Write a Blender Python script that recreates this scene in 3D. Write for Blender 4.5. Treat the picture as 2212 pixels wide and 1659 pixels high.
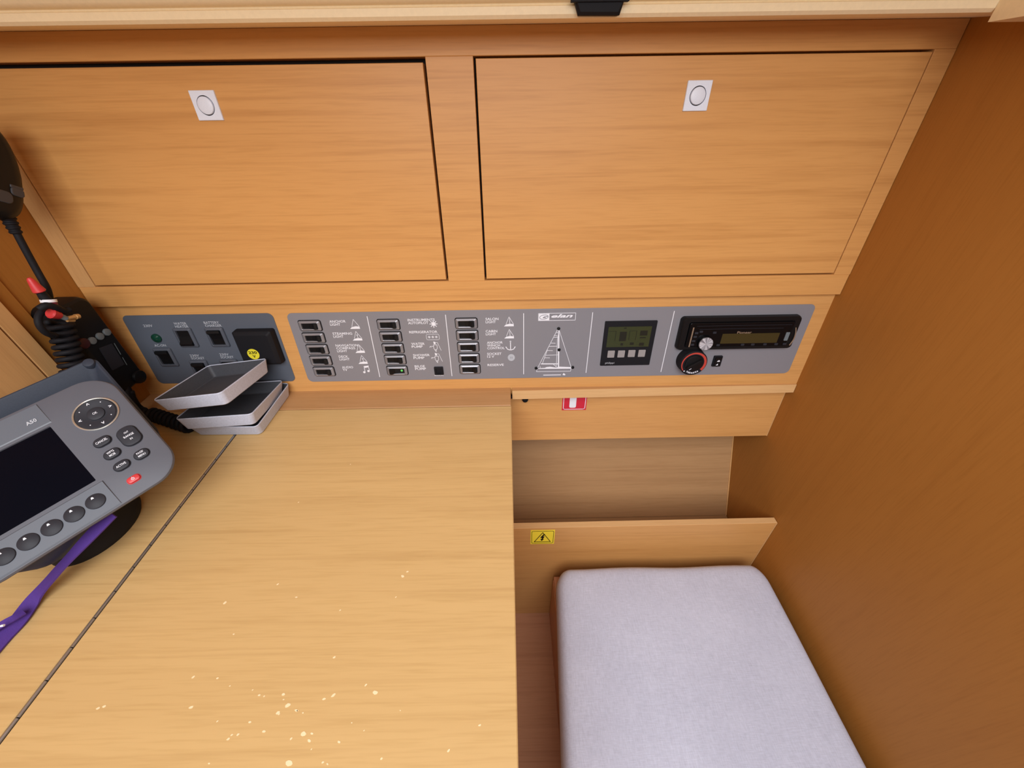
import bpy, bmesh, math, random
from mathutils import Matrix, Vector
for o in list(bpy.data.objects): bpy.data.objects.remove(o)
random.seed(4)
SC = bpy.context.scene
COL = SC.collection
pi = math.pi

# ------------------------------------------------------------------ camera
FPX = 831.0
YAW, PITCH, ROLL = 0.0052037, 0.66416641, 0.01483117
_f = Vector((math.sin(YAW)*math.cos(PITCH), math.cos(YAW)*math.cos(PITCH), -math.sin(PITCH)))
_r = Vector((math.cos(YAW), -math.sin(YAW), 0.0))
_d = _f.cross(_r)
R_ = math.cos(ROLL)*_r + math.sin(ROLL)*_d
D_ = -math.sin(ROLL)*_r + math.cos(ROLL)*_d
cam = bpy.data.cameras.new('camera'); camo = bpy.data.objects.new('camera', cam); COL.objects.link(camo)
cam.sensor_fit = 'HORIZONTAL'; cam.sensor_width = 36.0; cam.lens = FPX/2212*36.0
cam.clip_start = 0.01; cam.clip_end = 50
camo.matrix_world = Matrix(((R_.x, -D_.x, -_f.x, 0), (R_.y, -D_.y, -_f.y, 0), (R_.z, -D_.z, -_f.z, 0), (0, 0, 0, 1)))
SC.camera = camo

# ------------------------------------------------------------------ light
SC.view_settings.view_transform = 'Standard'; SC.view_settings.look = 'None'
SC.view_settings.gamma = 1; SC.view_settings.use_curve_mapping = False
SC.view_settings.exposure = 0.0
W = bpy.data.worlds.new('world'); SC.world = W; W.use_nodes = True
bg = W.node_tree.nodes['Background']; bg.inputs[0].default_value = (0.84, 0.90, 1.0, 1); bg.inputs[1].default_value = 0.15

def area(name, loc, target, sx, sy, power, color):
    l = bpy.data.lights.new(name, 'AREA'); l.shape = 'RECTANGLE'; l.size = sx; l.size_y = sy
    l.energy = power; l.color = color
    o = bpy.data.objects.new(name, l); COL.objects.link(o)
    v = Vector(target)-Vector(loc); o.matrix_world = Matrix.Translation(loc) @ v.to_track_quat('-Z', 'Y').to_matrix().to_4x4()
    return o
area('companionway_light', (-0.02, -0.58, 0.54), (0.0, 0.40, -0.08), 1.05, 0.95, 25, (0.965, 0.98, 1.0))

# ------------------------------------------------------------------ pixel -> point on a plane (camera is at the origin)
def ray(px, py): return R_*((px-1106)/FPX) + D_*((py-829.5)/FPX) + _f
def on_plane(px, py, n, d): v = ray(px, py); return v*(d/n.dot(v))
def at_x(px, py, x): return on_plane(px, py, Vector((1, 0, 0)), x)
def at_y(px, py, y): return on_plane(px, py, Vector((0, 1, 0)), y)
def at_z(px, py, z): return on_plane(px, py, Vector((0, 0, 1)), z)
A1, DIST1 = 0.0837, 0.5545       # locker front: lean and distance
A2, DIST2 = 0.1136, 0.57         # instrument wall
def frame(a, d, z):              # local x right, y up along the face, z out of it
    n = Vector((0, math.cos(a), -math.sin(a)))
    y = (d + z*math.sin(a))/math.cos(a)
    return Matrix(((1, 0, 0, 0), (0, math.sin(a), -math.cos(a), y), (0, math.cos(a), math.sin(a), z), (0, 0, 0, 1)))
F1 = frame(A1, DIST1, -0.2585); F1i = F1.inverted()
F2 = frame(A2, DIST2, -0.4193); F2i = F2.inverted()
def L1(px, py, h=0):
    n = Vector((0, math.cos(A1), -math.sin(A1))); p = F1i @ on_plane(px, py, n, DIST1-h); return Vector((p.x, p.y))
def L2(px, py, h=0):
    n = Vector((0, math.cos(A2), -math.sin(A2))); p = F2i @ on_plane(px, py, n, DIST2-h); return Vector((p.x, p.y))
XR, XLFT, ZT = 0.5025, -0.6278, -0.4193

# ------------------------------------------------------------------ materials
def mat(name):
    m = bpy.data.materials.new(name); m.use_nodes = True
    nt = m.node_tree; b = nt.nodes['Principled BSDF']; return m, nt, b
def N(nt, t, **kw):
    n = nt.nodes.new(t)
    for k, v in kw.items():
        if k == 'inp':
            for i, x in v.items(): n.inputs[i].default_value = x
        else: setattr(n, k, v)
    return n
def ramp(nt, stops):
    r = nt.nodes.new('ShaderNodeValToRGB'); e = r.color_ramp.elements
    while len(e) < len(stops): e.new(0.5)
    for i, (p, c) in enumerate(stops): e[i].position = p; e[i].color = (c[0], c[1], c[2], 1)
    return r
def mixc(nt, mode, fac, a, b):
    m = nt.nodes.new('ShaderNodeMix'); m.data_type = 'RGBA'; m.blend_type = mode
    for s, v in ((m.inputs[0], fac), (m.inputs[6], a), (m.inputs[7], b)):
        if hasattr(v, 'is_linked') or hasattr(v, 'node'): nt.links.new(v, s)
        elif isinstance(v, (int, float)): s.default_value = v
        else: s.default_value = (v[0], v[1], v[2], 1)
    return m.outputs[2]
def wood(name, light, dark, axis='x', streak=0.55, rough=0.42, contrast=1.0, spec=0.35):
    m, nt, b = mat(name); L = nt.links
    geo = N(nt, 'ShaderNodeNewGeometry'); oi = N(nt, 'ShaderNodeObjectInfo')
    mul = N(nt, 'ShaderNodeMath', operation='MULTIPLY', inp={1: 7.3}); L.new(oi.outputs['Random'], mul.inputs[0])
    add = N(nt, 'ShaderNodeVectorMath', operation='ADD'); L.new(geo.outputs['Position'], add.inputs[0]); L.new(mul.outputs[0], add.inputs[1])
    def mp(al, ac):
        s = {'x': (al, ac, ac), 'y': (ac, al, ac), 'z': (ac, ac, al)}[axis]
        q = N(nt, 'ShaderNodeMapping', inp={3: s}); L.new(add.outputs[0], q.inputs[0]); return q
    a = N(nt, 'ShaderNodeTexNoise', inp={2: 1.0, 3: 3.0, 4: 0.55, 8: 0.9}); L.new(mp(2.2, 26).outputs[0], a.inputs[0])
    c = N(nt, 'ShaderNodeTexNoise', inp={2: 1.0, 3: 3.0, 4: 0.55, 8: 0.7}); L.new(mp(2.6, 105).outputs[0], c.inputs[0])
    f = N(nt, 'ShaderNodeTexNoise', inp={2: 1.0, 3: 2.0, 4: 0.5}); L.new(mp(22, 480).outputs[0], f.inputs[0])
    r1 = ramp(nt, ((0.30, [x*0.86 + y*0.14 for x, y in zip(light, dark)]), (0.72, light)))
    L.new(a.outputs[0], r1.inputs[0])
    r2 = ramp(nt, ((0.50, (0, 0, 0)), (0.80, (contrast, contrast, contrast)))); L.new(c.outputs[0], r2.inputs[0])
    fm = N(nt, 'ShaderNodeMath', operation='MULTIPLY', inp={1: streak}); L.new(r2.outputs[0], fm.inputs[0])
    col = mixc(nt, 'MIX', fm.outputs[0], r1.outputs[0], dark)
    r3 = ramp(nt, ((0.30, (0.92, 0.90, 0.86)), (0.52, (1.0, 1.0, 1.0)))); L.new(f.outputs[0], r3.inputs[0])
    col = mixc(nt, 'MULTIPLY', 0.8, col, r3.outputs[0])
    L.new(col, b.inputs['Base Color'])
    b.inputs['Roughness'].default_value = rough; b.inputs['Specular IOR Level'].default_value = spec
    bp = N(nt, 'ShaderNodeBump', inp={0: 0.04, 1: 0.002}); L.new(c.outputs[0], bp.inputs[2]); L.new(bp.outputs[0], b.inputs['Normal'])
    return m
def plain(name, col, rough=0.5, metal=0.0, grain=0.0, gscale=900, bump=0.0, spec=0.5):
    m, nt, b = mat(name)
    b.inputs['Roughness'].default_value = rough; b.inputs['Metallic'].default_value = metal
    b.inputs['Specular IOR Level'].default_value = spec
    tc = N(nt, 'ShaderNodeTexCoord')
    n = N(nt, 'ShaderNodeTexNoise', inp={2: gscale, 3: 3.0, 4: 0.6}); nt.links.new(tc.outputs['Object'], n.inputs[0])
    g = max(grain, 0.02)
    r = ramp(nt, ((0.3, [x*(1-g) for x in col]), (0.7, [min(1, x*(1+g)) for x in col]))); nt.links.new(n.outputs[0], r.inputs[0])
    nt.links.new(r.outputs[0], b.inputs['Base Color'])
    if bump:
        bp = N(nt, 'ShaderNodeBump', inp={0: bump, 1: 0.001}); nt.links.new(n.outputs[0], bp.inputs[2]); nt.links.new(bp.outputs[0], b.inputs['Normal'])
    return m
def fabric(name, col):
    m, nt, b = mat(name); L = nt.links
    tc = N(nt, 'ShaderNodeTexCoord')
    def nz(sc):
        mp = N(nt, 'ShaderNodeMapping', inp={3: sc}); L.new(tc.outputs['Object'], mp.inputs[0])
        n = N(nt, 'ShaderNodeTexNoise', inp={2: 1.0, 3: 2.0, 4: 0.6}); L.new(mp.outputs[0], n.inputs[0]); return n
    n1, n2 = nz((1100, 90, 300)), nz((90, 1100, 300))
    ad = N(nt, 'ShaderNodeMath', operation='ADD'); L.new(n1.outputs[0], ad.inputs[0]); L.new(n2.outputs[0], ad.inputs[1])
    r = ramp(nt, ((0.30, [x*0.80 for x in col]), (0.72, [min(1, x*1.10) for x in col])))
    hf = N(nt, 'ShaderNodeMath', operation='MULTIPLY', inp={1: 0.5}); L.new(ad.outputs[0], hf.inputs[0]); L.new(hf.outputs[0], r.inputs[0])
    n3 = nz((9, 9, 9)); r3 = ramp(nt, ((0.35, (0.94, 0.94, 0.95)), (0.7, (1.03, 1.03, 1.03)))); L.new(n3.outputs[0], r3.inputs[0])
    L.new(mixc(nt, 'MULTIPLY', 1.0, r.outputs[0], r3.outputs[0]), b.inputs['Base Color'])
    b.inputs['Roughness'].default_value = 0.95; b.inputs['Specular IOR Level'].default_value = 0.1
    bp = N(nt, 'ShaderNodeBump', inp={0: 0.25, 1: 0.0015}); L.new(hf.outputs[0], bp.inputs[2]); L.new(bp.outputs[0], b.inputs['Normal'])
    return m
def emit(name, col, s):
    m, nt, b = mat(name); b.inputs['Base Color'].default_value = (*col, 1)
    b.inputs['Emission Color'].default_value = (*col, 1); b.inputs['Emission Strength'].default_value = s; return m
def spun(name):                  # radially brushed aluminium, its wedge highlights painted into the colour
    m, nt, b = mat(name); L = nt.links
    tc = N(nt, 'ShaderNodeTexCoord'); g = N(nt, 'ShaderNodeTexGradient', gradient_type='RADIAL'); L.new(tc.outputs['Object'], g.inputs[0])
    w = N(nt, 'ShaderNodeMath', operation='MULTIPLY', inp={1: 16.0}); L.new(g.outputs[1], w.inputs[0])
    n = N(nt, 'ShaderNodeTexNoise', inp={2: 1.0, 3: 2.0}); n.noise_dimensions = '1D'; L.new(w.outputs[0], n.inputs['W'])
    r = ramp(nt, ((0.40, (0.26, 0.26, 0.30)), (0.62, (0.72, 0.74, 0.82)))); L.new(n.outputs[0], r.inputs[0]); L.new(r.outputs[0], b.inputs['Base Color'])
    b.inputs['Metallic'].default_value = 0.3; b.inputs['Roughness'].default_value = 0.28; b.inputs['Anisotropic'].default_value = 0.85
    tg = N(nt, 'ShaderNodeTangent', direction_type='RADIAL', axis='Z'); L.new(tg.outputs[0], b.inputs['Tangent'])
    return m

M_locker = wood('honey_wood_locker', (0.68, 0.345, 0.112), (0.42, 0.175, 0.044), 'x', 0.50)
M_table = wood('honey_wood_table', (0.61, 0.400, 0.172), (0.41, 0.235, 0.085), 'x', 0.50, rough=0.36)
M_wall = wood('honey_wood_fascia', (0.66, 0.34, 0.115), (0.44, 0.195, 0.052), 'x', 0.35)
M_edge = wood('pale_wood_edge', (0.72, 0.44, 0.20), (0.5, 0.27, 0.10), 'x', 0.4)
M_edgez = wood('pale_wood_edge_upright', (0.66, 0.37, 0.15), (0.48, 0.25, 0.09), 'z', 0.4)
M_bulk = wood('brown_wood_bulkhead', (0.41, 0.172, 0.034), (0.30, 0.112, 0.020), 'z', 0.25, rough=0.5, spec=0.25)
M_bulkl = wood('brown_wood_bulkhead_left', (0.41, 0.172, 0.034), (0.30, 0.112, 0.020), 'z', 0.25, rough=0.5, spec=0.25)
M_strip = wood('dull_honey_wood_strip', (0.50, 0.27, 0.115), (0.36, 0.175, 0.065), 'x', 0.35, rough=0.45)
M_red = wood('reddish_wood_step', (0.54, 0.26, 0.14), (0.36, 0.15, 0.075), 'x', 0.5, rough=0.35)
M_hull = wood('greyish_wood_lining', (0.47, 0.27, 0.125), (0.33, 0.175, 0.075), 'x', 0.55)
M_dark = plain('dark_gap', (0.012, 0.008, 0.006), 0.9)
M_liner = plain('cream_headliner', (0.90, 0.73, 0.47), 0.45, grain=0.03, gscale=300)
M_panel = plain('grey_panel_enamel', (0.225, 0.22, 0.245), 0.42, grain=0.05, gscale=2500)
M_panelb = plain('shaded_panel_enamel', (0.098, 0.112, 0.142), 0.45, grain=0.05, gscale=2500, spec=0.35)  # the long panel's enamel, with the left corner's shade put into the colour
M_bezel = plain('grey_bezel_plastic', (0.27, 0.265, 0.29), 0.30, metal=0.35, grain=0.03)
M_bezelb = plain('slate_bezel_plastic', (0.085, 0.095, 0.120), 0.35, grain=0.03)
M_black = plain('black_plastic', (0.006, 0.006, 0.007), 0.42, spec=0.25)
M_blackm = plain('black_matte_plastic', (0.009, 0.009, 0.012), 0.65, spec=0.2)
M_gloss = plain('black_gloss_plastic', (0.004, 0.004, 0.005), 0.18, spec=0.2)
M_char = plain('charcoal_rubber', (0.021, 0.022, 0.030), 0.55, spec=0.3)
M_white = plain('white_print', (0.80, 0.81, 0.88), 0.6)
M_dimw = plain('dim_white_print', (0.45, 0.47, 0.52), 0.6)
M_alu = plain('satin_aluminium_paint', (0.78, 0.84, 0.98), 0.40, metal=0.0, grain=0.04, gscale=1500)
M_silver = plain('silver_trim', (0.62, 0.60, 0.56), 0.3, metal=0.8)
M_gold = plain('champagne_trim', (0.50, 0.42, 0.33), 0.35, metal=0.7)
M_steel = plain('hinge_steel', (0.42, 0.42, 0.44), 0.35, metal=0.9, grain=0.05)
M_plot = plain('plotter_grey_plastic', (0.090, 0.095, 0.118), 0.55, grain=0.05, gscale=2600)
M_plotl = plain('plotter_strip_grey', (0.102, 0.115, 0.142), 0.42, grain=0.05, gscale=2600)
M_cover = plain('slate_cover_plastic', (0.036, 0.044, 0.064), 0.55, grain=0.08, gscale=700, spec=0.2)
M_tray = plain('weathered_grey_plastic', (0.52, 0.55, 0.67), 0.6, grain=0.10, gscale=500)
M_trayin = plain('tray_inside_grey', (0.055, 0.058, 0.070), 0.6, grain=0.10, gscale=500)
M_screen = plain('dark_screen_glass', (0.003, 0.003, 0.006), 0.15, spec=0.05)
M_lcd = plain('olive_lcd', (0.037, 0.045, 0.017), 0.3, grain=0.04, gscale=300)
M_lcdd = plain('lcd_segment', (0.013, 0.014, 0.009), 0.35)
M_amber = plain('amber_lcd', (0.052, 0.038, 0.013), 0.3, spec=0.2)
M_btn = plain('grey_button', (0.30, 0.28, 0.28), 0.5)
M_redp = plain('red_plastic', (0.56, 0.035, 0.040), 0.4)
M_redr = plain('red_print', (0.48, 0.05, 0.035), 0.5)
M_redst = plain('red_sticker', (0.60, 0.012, 0.035), 0.35)
M_dkred = plain('dark_red_key', (0.045, 0.006, 0.008), 0.5)
M_mar = plain('maroon_tape', (0.16, 0.012, 0.04), 0.5)
M_yel = plain('yellow_sticker', (1.0, 0.77, 0.05), 0.4)
M_yel2 = plain('lemon_sticker', (0.78, 0.68, 0.04), 0.4)
M_brass = plain('brass_pin', (0.55, 0.33, 0.13), 0.4, metal=0.4)
M_green = plain('dark_green_lens', (0.006, 0.045, 0.028), 0.12)
M_gled = emit('green_lamp', (0.10, 0.55, 0.10), 0.35)
M_purple = plain('purple_webbing', (0.070, 0.025, 0.22), 0.8, grain=0.18, gscale=1800, bump=0.3)
M_cush = fabric('lilac_grey_linen', (0.60, 0.63, 0.77))
M_spun = spun('spun_aluminium')
M_fleck = plain('bare_fleck', (0.85, 0.66, 0.40), 0.6)
M_mkey = plain('dim_grey_keys', (0.045, 0.045, 0.052), 0.6)
M_teal = plain('teal_grey_keys', (0.14, 0.17, 0.19), 0.5)

# ------------------------------------------------------------------ builders
WM = {}                                                    # world matrices of the empties
def thing(name, label, cat, M=None, group=None, kind=None):
    o = bpy.data.objects.new(name, None); COL.objects.link(o); o.empty_display_size = 0.02
    M = M if M is not None else Matrix.Identity(4)
    o.matrix_world = M; WM[o.name] = M.copy()
    if label: o['label'] = label
    if cat: o['category'] = cat
    if group: o['group'] = group
    if kind: o['kind'] = kind
    return o
def obj(name, bm, m, parent=None, loc=None, world=False, label=None, kind=None, smooth=None):
    if world and parent is not None:
        bm.transform(WM[parent.name].inverted())
    bmesh.ops.recalc_face_normals(bm, faces=bm.faces)
    me = bpy.data.meshes.new(name); bm.to_mesh(me); bm.free(); me.materials.append(m)
    o = bpy.data.objects.new(name, me); COL.objects.link(o)
    if smooth is not None:
        for p in me.polygons: p.use_smooth = True
        if smooth < 3:
            try: me.set_sharp_from_angle(angle=smooth)
            except Exception: pass
    if parent is not None:
        o.parent = parent; WM[o.name] = WM[parent.name].copy()
    if loc is not None:
        o.location = loc
        WM[o.name] = (WM[parent.name] if parent is not None else Matrix.Identity(4)) @ Matrix.Translation(loc)
    elif parent is None: WM[o.name] = Matrix.Identity(4)
    if label: o['label'] = label
    if kind: o['kind'] = kind
    return o
def inst(src, parent, loc, label=None):
    o = src.copy(); COL.objects.link(o); o.parent = parent; o.location = loc
    WM[o.name] = WM[parent.name] @ Matrix.Translation(loc)
    if 'label' in o: del o['label']
    if label: o['label'] = label
    return o
def structure(name, bm, m, **kw):
    o = obj(name, bm, m, **kw); o['kind'] = 'structure'; return o
def B(): return bmesh.new()
def bake(bm, M, start):                                    # transform the verts added after `start`
    bm.verts.ensure_lookup_table()
    for v in bm.verts[start:]: v.co = M @ v.co
    return bm
def loft(bm, loops, cap0=True, cap1=True, closed=True):
    vs = [[bm.verts.new(p) for p in lp] for lp in loops]
    n = len(vs[0])
    for a, b in zip(vs, vs[1:]):
        for i in range(n if closed else n-1):
            j = (i+1) % n
            bm.faces.new((a[i], a[j], b[j], b[i]))
    if cap0: bm.faces.new(vs[0][::-1])
    if cap1: bm.faces.new(vs[-1])
    return bm
def rr(w, h, r, z=0.0, cx=0.0, cy=0.0, n=5):               # rounded rectangle, counter-clockwise
    r = max(min(r, w/2-1e-6, h/2-1e-6), 1e-6); o = []
    for k, (sx, sy) in enumerate(((1, 1), (-1, 1), (-1, -1), (1, -1))):
        for i in range(n+1):
            a = pi/2*(k + i/n)
            o.append((cx + sx*(w/2-r) + r*math.cos(a), cy + sy*(h/2-r) + r*math.sin(a), z))
    return o
def circ(r, z=0.0, cx=0.0, cy=0.0, n=32, ry=None):
    ry = r if ry is None else ry
    return [(cx + r*math.cos(2*pi*i/n), cy + ry*math.sin(2*pi*i/n), z) for i in range(n)]
def slab(bm, w, h, r, z0, z1, bev=0.0, cx=0, cy=0, n=5):   # rounded plate with a chamfered front edge
    lp = [rr(w, h, r, z0, cx, cy, n)]
    if bev: lp += [rr(w, h, r, z1-bev, cx, cy, n), rr(w-bev*.6, h-bev*.6, r-bev*.3, z1-bev*.3, cx, cy, n), rr(w-2*bev, h-2*bev, max(r-bev, 1e-5), z1, cx, cy, n)]
    else: lp += [rr(w, h, r, z1, cx, cy, n)]
    return loft(bm, lp)
def disc(bm, r, z0, z1, bev=0.0, cx=0, cy=0, n=32, dome=0.0):
    lp = [circ(r, z0, cx, cy, n)]
    if bev: lp += [circ(r, z1-bev, cx, cy, n), circ(r-bev*.3, z1-bev*.3, cx, cy, n), circ(r-bev, z1, cx, cy, n)]
    else: lp += [circ(r, z1, cx, cy, n)]
    if dome:
        rb = r-bev
        lp += [circ(rb*.7, z1+dome*.55, cx, cy, n), circ(rb*.35, z1+dome*.9, cx, cy, n), circ(rb*.05, z1+dome, cx, cy, n)]
    return loft(bm, lp)
def box(bm, x0, x1, y0, y1, z0, z1, bev=0.0, M=None):
    s = len(bm.verts)
    loops = []
    x0, x1 = min(x0, x1), max(x0, x1); y0, y1 = min(y0, y1), max(y0, y1); z0, z1 = min(z0, z1), max(z0, z1)
    cx, cy, w, h = (x0+x1)/2, (y0+y1)/2, x1-x0, y1-y0
    def q(i, z):
        return [(x1-i, y1-i, z), (x0+i, y1-i, z), (x0+i, y0+i, z), (x1-i, y0+i, z)]
    if bev:
        bev = min(bev, w*.4, h*.4, (z1-z0)*.4)
        loops = [q(bev, z0), q(0, z0+bev), q(0, z1-bev), q(bev, z1)]
    else: loops = [q(0, z0), q(0, z1)]
    loft(bm, loops)
    if M is not None: bake(bm, M, s)
    return bm
def prism(bm, pts, z0, z1, M=None):
    s = len(bm.verts); loft(bm, [[(p[0], p[1], z0) for p in pts], [(p[0], p[1], z1) for p in pts]])
    if M is not None: bake(bm, M, s)
    return bm
def quad8(bm, b, t):                                       # hexahedron from bottom and top quads
    return loft(bm, [b, t])
def tube(bm, pts, r, n=10, cap=True):
    pts = [Vector(p) for p in pts]; lp = []
    up = Vector((0, 0, 1))
    t0 = (pts[1]-pts[0]).normalized()
    a = t0.cross(up)
    if a.length < 1e-3: a = t0.cross(Vector((1, 0, 0)))
    a.normalize()
    for i, p in enumerate(pts):
        t = (pts[min(i+1, len(pts)-1)]-pts[max(i-1, 0)]).normalized()
        a = (a - t*a.dot(t)).normalized(); b = t.cross(a)
        rad = r[i] if isinstance(r, (list, tuple)) else r
        lp.append([p + (a*math.cos(2*pi*k/n) + b*math.sin(2*pi*k/n))*rad for k in range(n)])
    return loft(bm, lp, cap, cap)
def spline(pts, k=8):                                      # Catmull-Rom
    P = [Vector(p) for p in pts]; P = [2*P[0]-P[1]] + P + [2*P[-1]-P[-2]]; o = []
    for i in range(1, len(P)-2):
        for j in range(k):
            t = j/k; a, b, c, d = P[i-1:i+3]
            o.append(0.5*((2*b) + (c-a)*t + (2*a-5*b+4*c-d)*t*t + (3*b-a-3*c+d)*t**3))
    o.append(P[-2]); return o
def stroke(bm, pts, w, z=0.0, closed=False, t=0.00025):    # a printed line with a real, very thin ink film
    P = [Vector((p[0], p[1])) for p in pts]
    if closed: P.append(P[0])
    for a, b in zip(P, P[1:]):
        d = b-a
        if d.length < 1e-9: continue
        d.normalize(); nrm = Vector((-d.y, d.x))*w/2; e = d*w*0.35
        q = [a-e-nrm, b+e-nrm, b+e+nrm, a-e+nrm]
        loft(bm, [[(v.x, v.y, z) for v in q], [(v.x, v.y, z+t) for v in q]])
    return bm
def fill(bm, pts, z=0.0, t=0.00025):
    return loft(bm, [[(p[0], p[1], z) for p in pts], [(p[0], p[1], z+t) for p in pts]])
_tc = {}
def text(bm, s, x, y, w, h, z=0.0003, rot=0.0, bold=0.0, shear=0.0):   # fits string s into a w*h box, lower left at x, y
    key = (s, bold, shear)
    if key not in _tc:
        cu = bpy.data.curves.new('lettering', 'FONT'); cu.body = s; cu.resolution_u = 2; cu.offset = bold; cu.shear = shear
        o = bpy.data.objects.new('lettering', cu); me = o.to_mesh()
        vs = [(v.co.x, v.co.y) for v in me.vertices]; fs = [tuple(p.vertices) for p in me.polygons]
        o.to_mesh_clear(); bpy.data.objects.remove(o); bpy.data.curves.remove(cu)
        _tc[key] = (vs, fs)
    vs, fs = _tc[key]
    x0 = min(v[0] for v in vs); x1 = max(v[0] for v in vs); y0 = min(v[1] for v in vs); y1 = max(v[1] for v in vs)
    c, sn = math.cos(rot), math.sin(rot); nv = []
    for vx, vy in vs:
        a = (vx-x0)/(x1-x0)*w; b = (vy-y0)/(y1-y0)*h
        nv.append(bm.verts.new((x + a*c - b*sn, y + a*sn + b*c, z)))
    for f in fs:
        try: bm.faces.new([nv[i] for i in f])
        except ValueError: pass
    return bm

# ================================================================== THE SETTING
bm = B(); box(bm, XR, XR+0.02, -0.55, 0.80, -1.02, 0.30); structure('wall_right', bm, M_bulk)
bm = B(); box(bm, XLFT-0.02, XLFT, -0.45, 0.80, -1.02, 0.30); structure('wall_left', bm, M_bulkl)
bm = B(); box(bm, XLFT-0.02, XR+0.02, 0.75, 0.80, -1.02, 0.30); structure('wall_back', bm, M_hull)
bm = B(); box(bm, XLFT, XR, -0.75, 0.75, -1.04, -1.005); structure('floor', bm, M_red)
# the cream headliner: one lip along the lockers, one along the right bulkhead
prof = [(0.580, 0.0505), (0.500, 0.0462), (0.4880, 0.0464), (0.4855, 0.0490), (0.4850, 0.0545), (0.4874, 0.0556), (0.4868, 0.0568),
        (0.4820, 0.0578), (0.4785, 0.0602), (0.4770, 0.0640), (0.4700, 0.0720), (0.440, 0.100), (0.40, 0.135), (0.30, 0.165), (0.10, 0.18), (0.10, 0.215), (0.58, 0.215)]
bm = B(); loft(bm, [[(XLFT, y, z) for y, z in prof], [(XR, y, z) for y, z in prof]])
structure('ceiling', bm, M_liner, smooth=0.6)
bm = B()
XT = 0.450
p0 = at_x(2129, 48, XT); p1 = at_x(2212, 34, XT); dr = (p1-p0); k = dr.z/dr.y
prof = [(p0.y, p0.z), (p0.y, 0.12), (-0.1, 0.19), (-0.1, p0.z + k*(-0.1-p0.y))]
loft(bm, [[(XT+0.002, y, z) for y, z in prof], [(XR, y, z) for y, z in prof]])
structure('trim_1', bm, M_liner)
# the instrument fascia: the wooden wall the switch panels sit on
bm = B(); box(bm, XLFT, XR, -0.012, 0.1650, -0.018, 0.0, 0.0, F2); structure('wall_instrument', bm, M_wall)

# door frame on the left bulkhead
zb, zt_ = ZT, 0.10
bm = B(); box(bm, XLFT, XLFT+0.0035, 0.4385, 0.459, zb, zt_, 0.001); structure('shade_strip', bm, M_bulkl)  # dark strip stands in for the shadow falling on the door frame
bm = B(); box(bm, XLFT, XLFT+0.010, 0.4205, 0.4385, zb, zt_, 0.0015); structure('trim_3', bm, M_edgez)
d1 = thing('door_1', None, None, Matrix.Translation((XLFT, 0.2, -0.2)), kind='structure')
bm = B(); box(bm, XLFT, XLFT+0.0095, -0.05, 0.4178, zb, zt_, 0.0012); obj('door_panel', bm, M_edgez, d1, world=True)

# ================================================================== OVERHEAD LOCKER
cab = thing('overhead_locker', 'honey wood overhead locker with two flap doors, running along under the cream headliner', 'cabinet', F1)
cabL, cabR = XLFT+0.0005, XR-0.0005
ytop = (F1i @ Vector((0, 0.559, 0.0495))).y
dL = L1(206, 621); dLr = L1(967, 606); dLt = L1(918, 122)
dR0 = L1(1047, 606); dR1 = L1(1802, 592); dRt = L1(1500, 114)
ybot_door = 0.0310; ytop_door = dLt.y
xA, xBq, xC, xD = dL.x, -0.0877, -0.0349, 0.4783
bm = B(); box(bm, cabL, cabR, ytop_door, ytop, -0.018, 0.0, 0.0006); obj('top_rail', bm, M_locker, cab)
bm = B(); box(bm, cabL, cabR, 0.0, ybot_door, -0.018, 0.0, 0.0010); obj('bottom_rail', bm, M_locker, cab)
bm = B(); box(bm, cabL, xA, ybot_door, ytop_door, -0.018, 0.0, 0.0003); obj('stile', bm, M_edgez, cab)
bm = B(); box(bm, xBq, xC, ybot_door, ytop_door, -0.018, 0.0, 0.0003); obj('stile', bm, M_locker, cab)
bm = B(); box(bm, xD, cabR, ybot_door, ytop_door, -0.018, 0.0, 0.0003); obj('stile', bm, M_locker, cab)
bm = B(); box(bm, cabL, cabR, 0.0005, ytop, -0.18, -0.0185); obj('carcass', bm, M_dark, cab)
def locker_door(x0, x1, y0, y1, z, lab, plate_px, flip):
    bm = B(); box(bm, x0, x1, y0, y1, -0.017, z, 0.0005)
    d = obj('door', bm, M_locker, cab, label=lab)
    p = [L1(*q) for q in plate_px]; c = (p[0]+p[1]+p[2]+p[3])/4
    w = ((p[1]-p[0]).length + (p[2]-p[3]).length)/2; h = ((p[3]-p[0]).length + (p[2]-p[1]).length)/2
    bm = B()
    R0 = w*0.335
    ang = [2*pi*(k_+.5)/64 for k_ in range(64)] + [q_*pi/2+pi/4 for q_ in range(4)]; ang.sort()
    def sq(w_, h_, zz):                                    # square outline sampled by angle, to bridge to a round hole
        o = []
        for a_ in ang:
            t_ = min(w_/2/max(abs(math.cos(a_)), 1e-6), h_/2/max(abs(math.sin(a_)), 1e-6)); o.append((t_*math.cos(a_), t_*math.sin(a_), zz))
        return o
    def oc(r, zz): return [(r*math.cos(a_), r*math.sin(a_), zz) for a_ in ang]
    loft(bm, [sq(w, h, 0), sq(w, h, 0.0016), sq(w-0.0010, h-0.0010, 0.0022), oc(R0, 0.0022), oc(R0, 0.0003)], True, False)
    pl = obj('latch_plate', bm, M_alu, d, loc=(c.x, c.y, z), smooth=0.5, label='satin silver square latch plate')
    bm = B(); disc(bm, R0*1.02, 0.0001, 0.0005, n=36); obj('latch_recess', bm, M_dark, d, loc=(c.x, c.y, z))
    bm = B(); disc(bm, R0*0.90, 0.0, 0.0038, 0.0010, n=36, dome=0.0007)
    obj('latch_button', bm, M_alu, d, loc=(c.x, c.y, z), smooth=0.6, label='round silver push button')
locker_door(xA+0.0009, xBq-0.0034, ybot_door+0.0022, ytop_door-0.0050, -0.0008, 'left flap door with a dark gap along its top', [(407.5, 194.5), (464, 195.5), (482.5, 260.5), (430, 260)], 0)
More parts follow.
